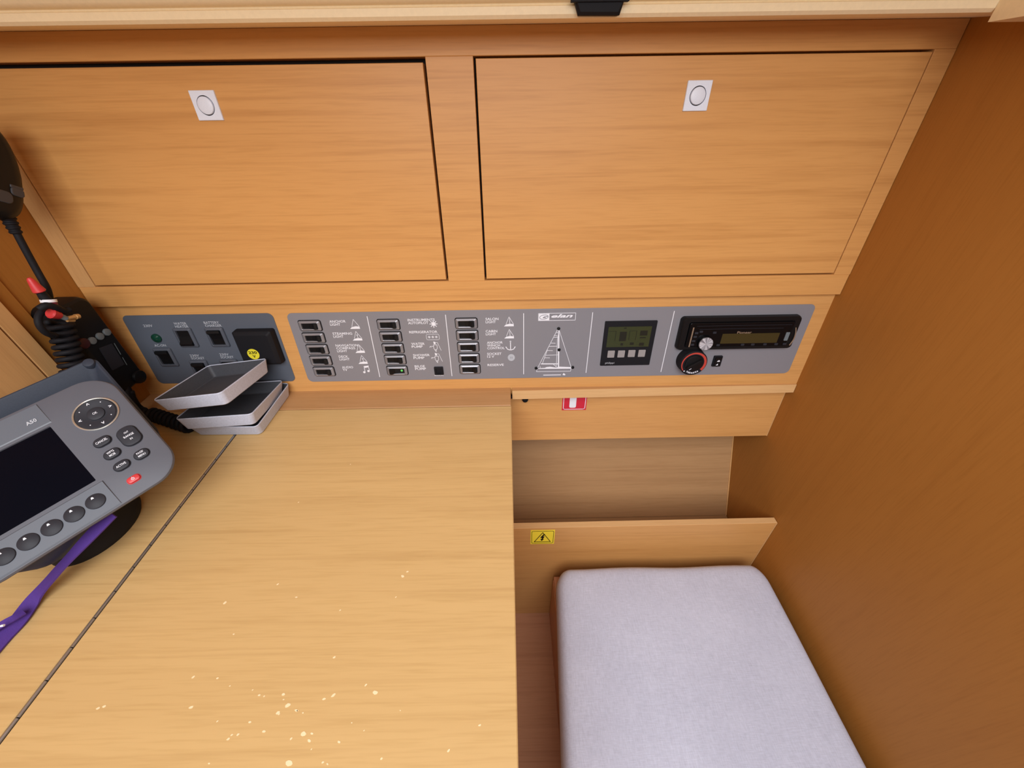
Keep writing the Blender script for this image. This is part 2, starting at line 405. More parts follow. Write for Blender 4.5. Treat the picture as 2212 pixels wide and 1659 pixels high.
locker_door(xC+0.0028, xD-0.0009, ybot_door+0.0024, ytop_door-0.0022, -0.0005, 'right flap door', [(1486.5, 173.5), (1540, 173), (1525, 240), (1473.5, 240)], 0)

# ================================================================== SWITCH PANELS
def sw_bezel(w, h, hole_w, hole_h):
    bm = B(); loft(bm, [rr(w, h, 0.0026, 0.0004), rr(w, h, 0.0026, 0.0018), rr(w-0.0010, h-0.0010, 0.002, 0.0028),
                        rr(hole_w+0.0016, hole_h+0.0016, 0.0016, 0.0042), rr(hole_w, hole_h, 0.001, 0.0038), rr(hole_w, hole_h, 0.001, -0.0006)], True, True)
    return bm
def sw_gasket(w, h):
    bm = B(); return slab(bm, w+.0022, h+.0022, .0034, 0, .0009, .0002)
def sw_rocker(w, h, vertical=False, flip=False):           # two-slope rocker seen from the side
    prof = [(-w/2, -0.0004), (-w/2, 0.0012), (-w*0.10, 0.0016), (w*0.14, 0.0030), (w*0.36, 0.0072), (w/2, 0.0062), (w/2, -0.0004)]
    if flip: prof = [(-x, z) for x, z in prof][::-1]
    bm = B()
    if vertical: loft(bm, [[(-h/2, x, z) for x, z in prof], [(h/2, x, z) for x, z in prof]])
    else: loft(bm, [[(x, -h/2, z) for x, z in prof], [(x, h/2, z) for x, z in prof]])
    return bm
def lines_at(bm, lines, px, py, ch, pitch, k=1.0, z=0.0014):   # several lines of lettering; widths given in pixels
    p = L2(px, py); y = p.y
    for i, (s, wpx) in enumerate(lines):
        w = abs(L2(px+wpx, py).x - p.x)*k
        text(bm, s, p.x + i*0.0, y-ch-pitch*i, w, ch, z, bold=0.012)
    return bm
PT = 0.0012                                                # thickness of the panel sheets
def panel_sheet(tl, tr, br, bl, r):
    a, b, c, d = L2(*tl), L2(*tr), L2(*br), L2(*bl)
    x0, x1 = (a.x+d.x)/2, (b.x+c.x)/2; y1, y0 = (a.y+b.y)/2, (c.y+d.y)/2
    bm = B(); slab(bm, x1-x0, y1-y0, r, 0, PT, 0.0004, (x0+x1)/2, (y0+y1)/2, n=8); return bm, x0, x1, y0, y1
# ---------------- 12 V panel
pan = thing('switch_panel', 'long grey switch panel with three columns of black rocker switches and a printed sailing boat', 'control panel', F2)
bm, px0, px1, py0, py1 = panel_sheet((624, 675), (1761, 658), (1703, 806), (662, 824), 0.0085)
obj('panel_sheet', bm, M_panel, pan)
cols = [((672.0, 702.5), (701.0, 801.0)), ((840.2, 700.1), (858.8, 799.0)), ((1007.7, 697.3), (1015.4, 795.9))]
SW, SH = 0.0338, 0.0166; HW, HH = 0.0250, 0.0098
first = None
names = [('ANCHOR LIGHT', 'STEAMING LIGHT', 'NAVIGATION COMPASS LIGHT', 'DECK LIGHT', 'AUDIO TV'), ('INSTRUMENTS AUTOPILOT', 'REFRIGERATOR', 'WATER PUMP', 'SHOWER PUMP', 'BILGE PUMP'), ('SALON LIGHT', 'CABIN LIGHT', 'ANCHOR WINCH CONTROL', 'SOCKET 12V', 'RESERVE')]
for ci, (a, b) in enumerate(cols):
    A_, B_ = L2(*a), L2(*b)
    xm = (A_.x+B_.x)/2
    for i in range(5):
        y = A_.y + (B_.y-A_.y)*i/4; lc = (xm, y, PT)
        if first is None:
            sb = obj('rocker_switch', sw_bezel(SW, SH, HW, HH), M_bezel, pan, loc=lc)
            rk = obj('rocker', sw_rocker(HW-0.0006, HH-0.0006), M_black, sb); gk = obj('gasket', sw_gasket(SW, SH), M_black, sb)
            first = (sb, rk)
            rk2 = None
        else:
            sb = inst(first[0], pan, lc); inst(gk, sb, (0, 0, 0))
            if (ci, i) == (1, 4):
                obj('rocker', sw_rocker(HW-0.0006, HH-0.0006, flip=True), M_black, sb)
                bm = B(); disc(bm, 0.0020, 0.0008, 0.0020, 0.0005, cx=HW*0.30, n=16)
                obj('indicator_lamp', bm, M_gled, sb, label='lit green indicator lamp')
            else: inst(first[1], sb, (0, 0, 0))
            if i == 4 and ci == 0: pass
CH, PI_ = 0.0042, 0.0050
labs = [([('ANCHOR', 35.4), ('LIGHT', 22)], 711.3, 691.2), ([('STEAMING', 42.5), ('LIGHT', 22)], 718.3, 717.6), ([('NAVIGATION', 48), ('COMPASS', 41), ('LIGHT', 22)], 724.8, 743.2), ([('DECK', 20), ('LIGHT', 22)], 731.8, 767.2), ([('AUDIO', 24), ('TV', 10)], 738.8, 790.3),
        ([('INSTRUMENTS', 59), ('AUTOPILOT', 44)], 880.4, 688.1), ([('REFRIGERATOR', 61)], 883.9, 714.3), ([('WATER', 29), ('PUMP', 24)], 888.3, 739.7), ([('SHOWER', 36), ('PUMP', 24)], 892.2, 764.2), ([('BILGE', 22), ('PUMP', 24)], 895.7, 788.2),
        ([('SALON', 28), ('LIGHT', 22)], 1048.7, 685.8), ([('CABIN', 25), ('LIGHT', 22)], 1049.1, 712.3), ([('ANCHOR', 34), ('WINCH', 28), ('CONTROL', 38)], 1051.8, 737.0), ([('SOCKET', 31), ('12 V', 15)], 1052.3, 761.3), ([('RESERVE', 35)], 1053.2, 785.3)]
ZI = PT + 0.00015
for ls, x, y in labs:
    bm = B(); lines_at(bm, ls, x, y, CH, PI_, z=ZI); obj('lettering', bm, M_white, pan)
bm = B(); lines_at(bm, [('MANUAL', 20)], 939, 809.0, 0.0020, 0.003, z=ZI); obj('lettering', bm, M_white, pan)
for a, b in (((793.5, 683), (821, 813)), ((962.5, 679.5), (976.5, 811)), ((1131, 676.5), (1131, 807)), ((1280, 674.5), (1265.5, 804)), ((1456, 671.5), (1427, 802))):
    bm = B(); stroke(bm, [L2(*a), L2(*b)], 0.0011, ZI); obj('divider_line', bm, M_white, pan)
def boat_icon(px, py, s, mode):
    c = L2(px, py); q = lambda x, y: (c.x+x*s, c.y+y*s); bm = B()
    fill(bm, [q(-1, -1), q(1, -1), q(0.95, -0.55), q(0.2, -0.45), q(-0.6, -0.62)], ZI)
    w = 0.0006
    stroke(bm, [q(-0.55, -0.5), q(0.05, 1)], w, ZI); stroke(bm, [q(0.05, 1), q(0.92, -0.5)], w, ZI)
    if mode > 0: stroke(bm, [q(0.15, 0.2 if mode != 2 else 0.9), q(0.2, -0.5)], w*1.2, ZI)
    if mode == 1: fill(bm, [q(0.15+0.14*math.cos(t*pi/4), 0.2+0.14*math.sin(t*pi/4)) for t in range(8)], ZI)
    if mode == 0: fill(bm, [q(0.05+0.12*math.cos(t*pi/4), 0.92+0.12*math.sin(t*pi/4)) for t in range(8)], ZI)
    obj('sailboat_icon', bm, M_white, pan)
for x, y, md in ((767, 699.5, 0), (772.5, 725, 1), (778.2, 752, 2), (784.5, 776, 1), (1100.6, 694, 2), (1101.2, 720.5, 2)): boat_icon(x-1.5, y, 0.0079, md)
# music note
c = L2(791.5, 797.5); q = lambda x, y: (c.x+x*0.0062, c.y+y*0.0070); bm = B()
fill(bm, [q(-0.45, 0.95), q(0.9, 1.1), q(0.9, 0.65), q(-0.45, 0.45)], ZI)
stroke(bm, [q(-0.4, 0.7), q(-0.4, -0.6)], 0.0009, ZI); stroke(bm, [q(0.83, 0.8), q(0.83, -0.3)], 0.0009, ZI)
for ex, ey in ((-0.65, -0.7), (0.55, -0.4)): fill(bm, [q(ex+0.34*math.cos(t*pi/5), ey+0.28*math.sin(t*pi/5)) for t in range(10)], ZI)
obj('music_note_icon', bm, M_white, pan)
c = L2(936.8, 699.0); bm = B(); fill(bm, [(c.x+0.0036*math.cos(t*pi/8), c.y+0.0036*math.sin(t*pi/8)) for t in range(16)], ZI)
for t in range(8):
    a = t*pi/4; stroke(bm, [(c.x+0.003*math.cos(a), c.y+0.003*math.sin(a)), (c.x+0.0060*math.cos(a), c.y+0.0060*math.sin(a))], 0.0011, ZI)
obj('ship_wheel_icon', bm, M_white, pan)
c = L2(935.2, 727.2); bm = B(); stroke(bm, [(p[0], p[1]) for p in rr(0.0205, 0.0098, 0.0022, 0, c.x, c.y, 3)], 0.0005, ZI, True)
for k in (-1, 0, 1):
    for t in range(3):
        a = t*pi/3+pi/6; e = (0.0019*math.cos(a), 0.0019*math.sin(a)); stroke(bm, [(c.x+k*0.0057-e[0], c.y-e[1]), (c.x+k*0.0057+e[0], c.y+e[1])], 0.0007, ZI)
obj('freezer_stars_icon', bm, M_white, pan)
for (x, y) in ((939.5, 748.0), (942.6, 772.2)):
    c = L2(x, y); s = 0.0092; q = lambda a, b: (c.x+a*s, c.y+b*s); bm = B(); w = 0.0005
    stroke(bm, [q(-0.2, 0.35), q(0.42, 0.35), q(0.42, -0.35), q(0.2, -0.6), q(-0.05, -0.6), q(-0.2, -0.35)], w*1.4, ZI, True)
    stroke(bm, [q(-0.05, -0.65), q(0.15, -1.0), q(0.2, -0.65)], w*1.5, ZI)
    stroke(bm, [q(-0.2, 0.05), q(-0.8, 0.1), q(-0.9, -0.15)], w*1.2, ZI); stroke(bm, [q(-0.8, 0.1), q(-0.6, -0.12)], w, ZI)
    fill(bm, [q(-0.1, 0.5), q(0.2, 0.5), q(0.2, 0.9), q(-0.15, 1.0)], ZI); stroke(bm, [q(0.2, 0.8), q(0.55, 0.8), q(1.05, -0.75)], w*1.1, ZI)
    obj('pump_icon', bm, M_white, pan)
c = L2(1102.8, 746.0); s = 0.0080; q = lambda a, b: (c.x+a*s, c.y+b*s); bm = B()
stroke(bm, [q(0, 1.0), q(0, -0.85)], 0.0013, ZI); stroke(bm, [q(-0.95, -0.25), q(-0.6, -0.8), q(0, -0.98), q(0.6, -0.8), q(0.95, -0.25)], 0.0013, ZI)
fill(bm, [q(0.16*math.cos(t*pi/4), 0.95+0.18*math.sin(t*pi/4)) for t in range(8)], ZI)
obj('anchor_icon', bm, M_white, pan)
c = L2(1104.5, 771.4); bm = B(); fill(bm, [(c.x+0.0060*math.cos(t*pi/12), c.y+0.0064*math.sin(t*pi/12)) for t in range(24)], ZI); sk = obj('socket_icon', bm, M_dimw, pan)
bm = B(); stroke(bm, [(c.x-0.0012, c.y+0.0014), (c.x-0.0012, c.y-0.0014)], 0.0007, ZI+0.0003); stroke(bm, [(c.x+0.0012, c.y+0.0014), (c.x+0.0012, c.y-0.0014)], 0.0007, ZI+0.0003)
obj('socket_pin', bm, M_panel, sk)
c = L2(948.5, 799.5); bm = B(); loft(bm, [rr(0.0150, 0.0150, 0.001, 0), rr(0.0150, 0.0150, 0.001, 0.0024), rr(0.0135, 0.0135, 0.001, 0.003), rr(0.0090, 0.0090, 0.0008, 0.003), rr(0.0086, 0.0086, 0.0008, 0.0016)])
pb = obj('push_button', bm, M_blackm, pan, loc=(c.x, c.y, PT), label='square black manual bilge pump button')
# the maker's plate and boat diagram
bm = B()
a, b, cc, d = L2(1163.2, 676.5), L2(1243.5, 675.5), L2(1242.8, 690.5), L2(1163.2, 692.0)
lx0, lx1, ly0, ly1 = a.x, b.x, d.y, a.y; lxm = lx0 + (lx1-lx0)*0.295
stroke(bm, [(lx0, ly0), (lx1, ly0), (lx1, ly1), (lx0, ly1)], 0.0007, ZI, True)
fill(bm, [(lx0, ly0), (lxm, ly0), (lxm, ly1), (lx0, ly1)], ZI)
text(bm, 'elan', lxm+0.0030, ly0+0.0045, (lx1-lxm)-0.0075, (ly1-ly0)*0.50, ZI+0.0002, bold=0.03, shear=0.35)
lg = obj('maker_emblem', bm, M_white, pan)
bm = B(); ex, ey = (lx0+lxm)/2, (ly0+ly1)/2
stroke(bm, [(ex+0.0068*math.cos(t)*1.0, ey+0.0036*math.sin(t)+0.0008*math.cos(t)) for t in [0.25+i*0.33 for i in range(19)]], 0.0007, ZI+0.0003)
stroke(bm, [(ex+0.0062, ey+0.0012), (ex+0.001, ey+0.0006), (ex-0.001, ey-0.0010), (ex+0.003, ey-0.0014)], 0.0011, ZI+0.0003)
obj('emblem_oval', bm, M_panel, lg)
bm = B()
D = lambda zx, zy: L2(1130+zx/10.7, 665+zy/10.7)
w = 0.0007
for pl in ([(800, 480), (330, 1385)], [(835, 520), (1105, 1360)], [(560, 960), (445, 1275)], [(330, 1385), (305, 1465), (1095, 1452), (1105, 1375)], [(395, 1390), (390, 1340)],
           [(770, 565), (815, 562)], [(715, 628), (785, 636)], [(695, 672), (805, 670)], [(632, 805), (742, 810)], [(600, 882), (785, 878)], [(550, 975), (680, 980)], [(525, 1088), (800, 1076)], [(495, 1145), (612, 1146)],
           [(820, 520), (790, 760), (775, 1060), (765, 1360)], [(700, 1300), (760, 1345)]):
    stroke(bm, [D(*p) for p in pl], w, ZI)
stroke(bm, [D(822, 510), D(815, 1350)], 0.0020, ZI); stroke(bm, [D(420, 1285), D(800, 1285)], 0.0018, ZI)
fill(bm, [D(345, 1400), D(1100, 1395), D(1100, 1360), D(830, 1350), D(760, 1372), D(620, 1352), D(540, 1360), D(500, 1378), D(350, 1388)][::1], ZI)
stroke(bm, [D(470, 1545), D(865, 1538)], 0.0013, ZI)
fill(bm, [D(905, 1540), D(935, 1495), D(975, 1530), D(965, 1550)], ZI)
obj('boat_diagram', bm, M_white, pan)
bm = B(); disc(bm, 0.0026, 0, 0.0022, 0.001, n=16)
led0 = None
for zx, zy in ((818, 470), (828, 957), (300, 1382), (1143, 1364)):
    c = D(zx, zy)
    if led0 is None: led0 = obj('indicator_lamp', bm, M_black, pan, loc=(c.x, c.y, PT))
    else: inst(led0, pan, (c.x, c.y, PT))
# ---------------- mains panel
pan2 = thing('mains_switch_panel', 'smaller blue-grey mains panel with square rocker switches behind the stacked grey covers', 'control panel', F2)
bm, qx0, qx1, qy0, qy1 = panel_sheet((268, 682), (590, 675.5), (638, 823), (340, 828), 0.0085)
obj('panel_sheet', bm, M_panelb, pan2)
MW, MH = 0.0300, 0.0400
f2 = None
for (x, y, hit) in ((402.1, 729.2, 0), (470.0, 728.2, 1), (359.0, 771.4, 1), (436.0, 796.9, 1), (500.6, 794.9, 1)):
    c = L2(x, y, 0.002); lc = (c.x, c.y, PT)
    if f2 is None:
        sb = obj('rocker_switch', sw_bezel(0.0290, 0.0335, 0.0205, 0.0255), M_bezelb, pan2, loc=lc); f2 = sb
        obj('rocker', sw_rocker(0.0248, 0.0198, True, True), M_black, sb)
        rk3 = None
    else:
        sb = inst(f2, pan2, lc)
        if rk3 is None: rk3 = obj('rocker', sw_rocker(0.0248, 0.0198, True, False), M_black, sb)
        else: inst(rk3, sb, (0, 0, 0))
for ls, x, y in (([('230V', 20)], 309.5, 700.5), ([('AC-ON', 25)], 333.5, 743.0), ([('WATER', 28), ('HEATER', 29)], 375.0, 695.8), ([('BATTERY', 33), ('CHARGER', 36)], 440, 693.8), ([('230V', 20), ('SOCKET', 29)], 410, 765.0), ([('230V', 20), ('SOCKET', 28)], 474, 762.6)):
    bm = B(); lines_at(bm, ls, x, y, 0.0042, 0.0050, z=ZI); obj('lettering', bm, M_dimw, pan2)
c = L2(338.3, 730.5, 0.002); bm = B(); disc(bm, 0.0074, 0, 0.0030, 0.0012, n=24, dome=0.0022); obj('indicator_lamp', bm, M_green, pan2, loc=(c.x, c.y, PT), smooth=0.7, label='dark green round lamp')
# socket with a raised black flap
a, b, cc = L2(500, 722, 0.012), L2(584, 715.5, 0.012), L2(606, 788, 0.012)
sw_, sh_ = b.x-a.x-0.001, a.y-cc.y+0.0035
c = Vector(((a.x+b.x)/2+0.001, (b.y+cc.y)/2+0.001))
bm = B(); loft(bm, [rr(sw_, sh_, 0.003, 0), rr(sw_, sh_, 0.003, 0.004), rr(sw_-0.001, sh_-0.001, 0.003, 0.012), rr(sw_-0.009, sh_-0.009, 0.003, 0.0165), rr(sw_-0.010, sh_-0.010, 0.003, 0.0168)])
sk = obj('socket_flap', bm, M_blackm, pan2, loc=(c.x, c.y, PT), smooth=0.4, label='black raised flap over the mains socket')
s_ = L2(547.5, 765.0, 0.018); bm = B(); disc(bm, 0.0092, 0.0168, 0.0171, cx=s_.x-c.x, cy=s_.y-c.y, n=28); st = obj('voltage_sticker', bm, M_yel2, sk, label='round yellow 230 V sticker')
bm = B(); text(bm, '230', s_.x-c.x-0.0066, s_.y-c.y+0.0006, 0.0132, 0.0048, 0.0174, bold=0.02); text(bm, 'V', s_.x-c.x-0.0020, s_.y-c.y-0.0062, 0.0046, 0.0050, 0.0174, bold=0.02)
obj('sticker_lettering', bm, M_black, sk)

# ================================================================== DEVICES IN THE PANEL
# battery monitor
P_ = [L2(1307.5, 694, .002), L2(1421, 692, .002), L2(1402, 787, .002), L2(1296, 790, .002)]
mc = (P_[0]+P_[1]+P_[2]+P_[3])/4; mw = ((P_[1]-P_[0]).length+(P_[2]-P_[3]).length)/2; mh = ((P_[0]-P_[3]).length+(P_[1]-P_[2]).length)/2
Mm = F2 @ Matrix.Translation((mc.x, mc.y, PT))
mon = thing('battery_monitor', 'square black battery monitor with an olive screen and four grey keys', 'monitor', Mm)
bm = B(); slab(bm, mw, mh, 0.0012, 0, 0.0022, 0.0005); obj('monitor_frame', bm, M_blackm, mon)
def ML(px, py): p = L2(px, py, .003); return Vector((p.x-mc.x, p.y-mc.y))
sa, sb_, sc_, sd = ML(1314.2, 706.3), ML(1408.3, 704.2), ML(1400.7, 746.4), ML(1309.5, 751.4)
sx0, sx1, sy1, sy0 = (sa.x+sd.x)/2, (sb_.x+sc_.x)/2, (sa.y+sb_.y)/2, (sc_.y+sd.y)/2
bm = B(); box(bm, sx0, sx1, sy0, sy1, 0.0018, 0.0026); scr = obj('screen', bm, M_lcd, mon)
bm = B(); sw2, sh2 = sx1-sx0, sy1-sy0
def seg(u0, u1, v0, v1): box(bm, sx0+u0*sw2, sx0+u1*sw2, sy1-v1*sh2, sy1-v0*sh2, 0.0026, 0.0028)
seg(.28, .44, .24, .70); seg(.75, .92, .20, .44); seg(.76, .90, .52, .57); seg(.33, .39, .80, .92); seg(.55, .64, .78, .90); seg(.77, .88, .80, .95); seg(.36, .42, .04, .09); seg(.18, .19, .20, .70); seg(.02, .18, .20, .215); seg(.50, .66, .20, .215); seg(.66, .67, .20, .66); seg(.50, .51, .20, .66)
obj('screen_segments', bm, M_lcdd, scr)
kb = None
for x, y in ((1319.7, 764.5), (1341.6, 764.1), (1364, 763.2), (1385.9, 762.8)):
    p = ML(x, y)
    if kb is None:
        bm = B(); slab(bm, 0.0116, 0.0128, 0.001, 0, 0.0009, 0.0003); kb = obj('key', bm, M_btn, mon, loc=(p.x, p.y, 0.0022))
    else: inst(kb, mon, (p.x, p.y, 0.0022))
p = ML(1307, 785.5); bm = B(); text(bm, 'philippi', p.x, p.y-0.0012, 0.0150, 0.0044, 0.0024); obj('lettering', bm, M_dimw, mon)
# car radio
RH = 0.010
P_ = [L2(1477, 687.5, RH), L2(1731.5, 684.3, RH), L2(1711, 752.3, RH), L2(1462, 756.3, RH)]
rc = (P_[0]+P_[1]+P_[2]+P_[3])/4; rw = ((P_[1]-P_[0]).length+(P_[2]-P_[3]).length)/2; rh = P_[0].y-P_[3].y
rad = thing('car_radio', 'black car radio with a silver volume knob in the long grey panel', 'radio', F2 @ Matrix.Translation((rc.x, rc.y, PT)))
def RL(px, py, h=RH): p = L2(px, py, h); return Vector((p.x-rc.x, p.y-rc.y))
bm = B(); loft(bm, [rr(rw+.002, rh+.001, .006, 0), rr(rw+.002, rh+.001, .006, .004), rr(rw, rh, .006, RH-.002), rr(rw-.003, rh-.003, .005, RH), rr(rw-.020, rh-.012, .003, RH), rr(rw-.022, rh-.014, .003, RH-.002)]); obj('radio_surround', bm, M_black, rad, smooth=0.5)
bm = B(); slab(bm, rw-.0225, rh-.0145, .003, RH-.003, RH+.0015, .001); obj('faceplate', bm, M_gloss, rad)
zf = RH+.0015
a, b, cc, d = RL(1558.5, 719.5), RL(1681, 717.5), RL(1676.5, 738.5), RL(1554, 740.5)
bm = B(); box(bm, (a.x+d.x)/2, (b.x+cc.x)/2, (cc.y+d.y)/2, (a.y+b.y)/2, zf-.001, zf+.0004); obj('display', bm, M_amber, rad)
p = RL(1590, 718.5); bm = B(); text(bm, 'Pioneer', p.x, p.y-.0008, .0230, .0042, zf+.0003, bold=.02); obj('lettering', bm, M_gold, rad)
a, b = RL(1497.2, 704.6), RL(1484.8, 755)
bm = B(); box(bm, (a.x+b.x)/2-.0010, (a.x+b.x)/2+.0010, b.y+.006, a.y-.001, zf-.002, zf+.0012, .0004); obj('trim_strip', bm, M_gold, rad)
bm = B(); pts = [RL(*q, RH) for q in ((1719, 704.0), (1717.5, 718), (1712, 734), (1702.5, 748))]
tube(bm, [(q.x-0.0010, q.y*0.86, zf+.0002) for q in spline([(q.x, q.y, 0) for q in pts], 5)], .0009, 6); obj('trim_strip', bm, M_gold, rad)
bm = B(); a, b = RL(1500, 699), RL(1718, 697); box(bm, a.x+.004, b.x-.006, a.y-.0035, a.y-.0030, zf-.001, zf+.0004); a2, b2 = RL(1510, 709), RL(1690, 708); box(bm, a2.x, b2.x, a2.y-.0010, a2.y-.0005, zf-.001, zf+.0004); obj('disc_slot', bm, M_char, rad)
c = RL(1524, 742, .0165); bm = B(); disc(bm, .0118, 0, .0045, .001, n=40); obj('knob_base', bm, M_gloss, rad, loc=(c.x, c.y, zf))
bm = B(); loft(bm, [circ(.0108, .0045, n=40), circ(.0108, .0062, n=40), circ(.0103, .0068, n=40), circ(.0003, .0062, n=40)]); obj('volume_knob', bm, M_spun, rad, loc=(c.x, c.y, zf), label='spun aluminium volume knob')
kb = None
for x, y in ((1503, 718), (1500, 726), (1496.5, 735), (1494, 743), (1513, 715), (1542, 717), (1548, 748), (1600, 748.5), (1622, 748), (1648, 747.6), (1672, 747.2), (1690, 746.8)):
    p = RL(x, y, RH); p.y = max(p.y, -rh/2+.0095)
    if kb is None: bm = B(); slab(bm, .0055, .0035, .0008, 0, .0008, .0003); kb = obj('key', bm, M_char, rad, loc=(p.x, p.y, zf))
    else: inst(kb, rad, (p.x, p.y, zf))
p = RL(1697, 725, RH); bm = B(); slab(bm, .0060, .0145, .001, -.001, .0010, .0003, p.x, p.y); bm2 = bm; bake(bm2, Matrix.Translation((0, 0, zf)), 0); obj('usb_cover', bm2, M_teal, rad)
# heater thermostat dial
hc = L2(1500.5, 787.5, .021)
ht = thing('heater_thermostat', 'round black heater dial with a red arc, below the left end of the radio', 'dial', F2 @ Matrix.Translation((hc.x, hc.y, PT)))
HR = .0222
bm = B(); loft(bm, [circ(HR+.0006, 0, n=48), circ(HR+.0006, .004, n=48), circ(HR, .006, n=48), circ(HR, .0155, n=48), circ(HR-.0012, .0168, n=48), circ(.0150, .0168, n=48), circ(.0150, .0145, n=48)]); obj('dial_housing', bm, M_blackm, ht, smooth=0.5)
bm = B(); disc(bm, .0146, .0140, .0178, .0008, n=40); kn = obj('knob', bm, M_black, ht, smooth=0.5)
bm = B(); a = math.radians(33); Mr = Matrix.Rotation(a, 4, 'Z'); s0 = len(bm.verts)
loft(bm, [rr(.0270, .0070, .003, .0170), rr(.0262, .0050, .0024, .0215), rr(.0255, .0040, .002, .0222)]); bake(bm, Mr, s0); obj('knob_grip', bm, M_black, kn)
bm = B(); stroke(bm, [(-.0098+.004, -.0108), (-.0058+.0028, -.0086)], .0009, .0181); obj('pointer_mark', bm, M_white, kn)
bm = B(); pts = []; inn = []
for i in range(37):
    t = i/36; a = math.radians(218 - t*258); pts.append(((HR-.0018)*math.cos(a), (HR-.0018)*math.sin(a))); wv = .0014 + .0030*t
    inn.append(((HR-.0018-wv)*math.cos(a), (HR-.0018-wv)*math.sin(a)))
vo = [bm.verts.new((x, y, .0171)) for x, y in pts]; vi = [bm.verts.new((x, y, .0171)) for x, y in inn]
for i in range(36): bm.faces.new((vo[i], vo[i+1], vi[i+1], vi[i]))
obj('temperature_arc', bm, M_redr, ht, label='red arc that widens clockwise')
bm = B()
for i, ch in enumerate('Webasto'):
    a = math.radians(240 + i*10.5); r = HR-.0042; text(bm, ch, r*math.cos(a)-.0013*math.cos(a+pi/2), r*math.sin(a)-.0013*math.sin(a+pi/2)-.0006, .0026, .0036 if ch in 'Wbt' else .0028, .0172, rot=a+pi/2, bold=.02)
a = math.radians(226); disc(bm, .0011, .0169, .0172, cx=(HR-.0032)*math.cos(a), cy=(HR-.0032)*math.sin(a), n=12)
obj('lettering', bm, M_white, ht)
# little heater switch beside it
P_ = [L2(1543.5, 769.5, .004), L2(1562.5, 769.5, .004), L2(1556.5, 792, .004), L2(1537, 792, .004)]
c = (P_[0]+P_[1]+P_[2]+P_[3])/4; w_, h_ = (P_[1]-P_[0]).length*.97, P_[0].y-P_[3].y
hs = thing('heater_switch', 'small black rocker switch with two white symbols, right of the heater dial', 'switch', F2 @ Matrix.Translation((c.x, c.y, PT)))
bm = B(); slab(bm, w_, h_, .0012, 0, .0030, .0006); obj('switch_frame', bm, M_blackm, hs)
bm = B(); loft(bm, [[(-w_*.36, y, z) for y, z in ((-h_*.4, .0028), (h_*.4, .0028), (h_*.4, .0052), (0, .0040), (-h_*.4, .0044))], [(w_*.36, y, z) for y, z in ((-h_*.4, .0028), (h_*.4, .0028), (h_*.4, .0052), (0, .0040), (-h_*.4, .0044))]]); rk = obj('rocker', bm, M_black, hs)
bm = B(); fill(bm, [(-.0022, .0006), (.0026, .0006), (.0028, .0020), (.0010, .0036), (-.0006, .0026)], .0047); fill(bm, [(-.0024, -.0062), (.0012, -.0062), (.0006, -.0030), (-.0004, -.0040)], .0047); obj('switch_symbols', bm, M_white, rk)

# ================================================================== LEDGE AND LOCKER BELOW THE PANEL
ledge = thing('ledge', 'narrow honey wood ledge with a pale front edge, below the grey switch panel', 'shelf', Matrix.Translation((0.25, 0.52, -0.43)))
zR = -0.4225
def yfront(x): return 0.5152 + (x/XR)*0.0075
bm = B(); quad8(bm, [(0.003, 0.5152, -0.4365), (XR-.0005, 0.5225, -0.4385), (XR-.0005, 0.560, -0.4385), (0.003, 0.560, -0.4365)], [(0.003, 0.5168, ZT-.0003), (XR-.0005, 0.5240, zR), (XR-.0005, 0.560, zR), (0.003, 0.560, ZT-.0003)])
obj('ledge_board', bm, M_strip, ledge, world=True)
bm = B(); quad8(bm, [(0.003, 0.5140, -0.4365), (XR-.0008, 0.5212, -0.4385), (XR-.0008, 0.5225, -0.4385), (0.003, 0.5152, -0.4365)], [(0.003, 0.5158, ZT-.0002), (XR-.0008, 0.5230, zR+.0002), (XR-.0008, 0.5242, zR+.0002), (0.003, 0.5170, ZT-.0002)])
obj('edge_strip', bm, M_edge, ledge, world=True)
rec = thing('wall_locker', 'open honey wood bin under the ledge, its fascia board above and raised front board below', 'locker', Matrix.Translation((0.25, 0.45, -0.7)))
# fascia board with the red sticker
AF = math.atan2(0.5363-0.5252, 0.5501-0.4522)
Ff = Matrix(((1, 0, 0, 0), (0, math.sin(AF), -math.cos(AF), 0.5250), (0, math.cos(AF), math.sin(AF), -0.5515), (0, 0, 0, 1))); Ffi = Ff.inverted()
nF = Vector((0, math.cos(AF), -math.sin(AF))); dF = nF.dot(Ff.translation)
def LF(px, py): p = Ffi @ on_plane(px, py, nF, dF); return Vector((p.x, p.y))
bm = B(); box(bm, -0.02, XR-.0008, 0.0, 0.116, -.014, 0, .0006, Ff); obj('fascia_board', bm, M_wall, rec, world=True)
bm = B(); box(bm, XR-.0024, XR-.0004, 0.0, 0.1155, -.0135, .0004, .0002, Ff); obj('edge_strip', bm, M_edgez, rec, world=True)
a, b, cc, d = LF(1216, 857), LF(1269, 857), LF(1265, 885.4), LF(1213.5, 886)
fx0, fx1, fy0 = (a.x+d.x)/2-.0003, (b.x+cc.x)/2, (cc.y+d.y)/2; fs = fx1-fx0; fy1 = min(fy0+fs, .112)
bm = B(); box(bm, fx0, fx1, fy0, fy1, 0, .0004, 0, Ff); fst = obj('fire_extinguisher_sticker', bm, M_redst, rec, world=True, label='red sticker with a white fire extinguisher, half hidden by the ledge')
bm = B(); s0 = 0
stroke(bm, [(p[0], p[1]) for p in rr(fs-.0050, fs-.0050, .0035, 0, (fx0+fx1)/2, fy0+fs/2, 4)], .0011, .0005, True)
ex0, ex1 = LF(1230.2, 870).x, LF(1244.6, 870).x; ey0, ey1 = LF(1237, 880.3).y, LF(1237, 856.5).y
fill(bm, [(p[0], p[1]) for p in rr(ex1-ex0, ey1-ey0+.002, .003, 0, (ex0+ex1)/2, (ey0+ey1)/2+.001, 4)], .0005)
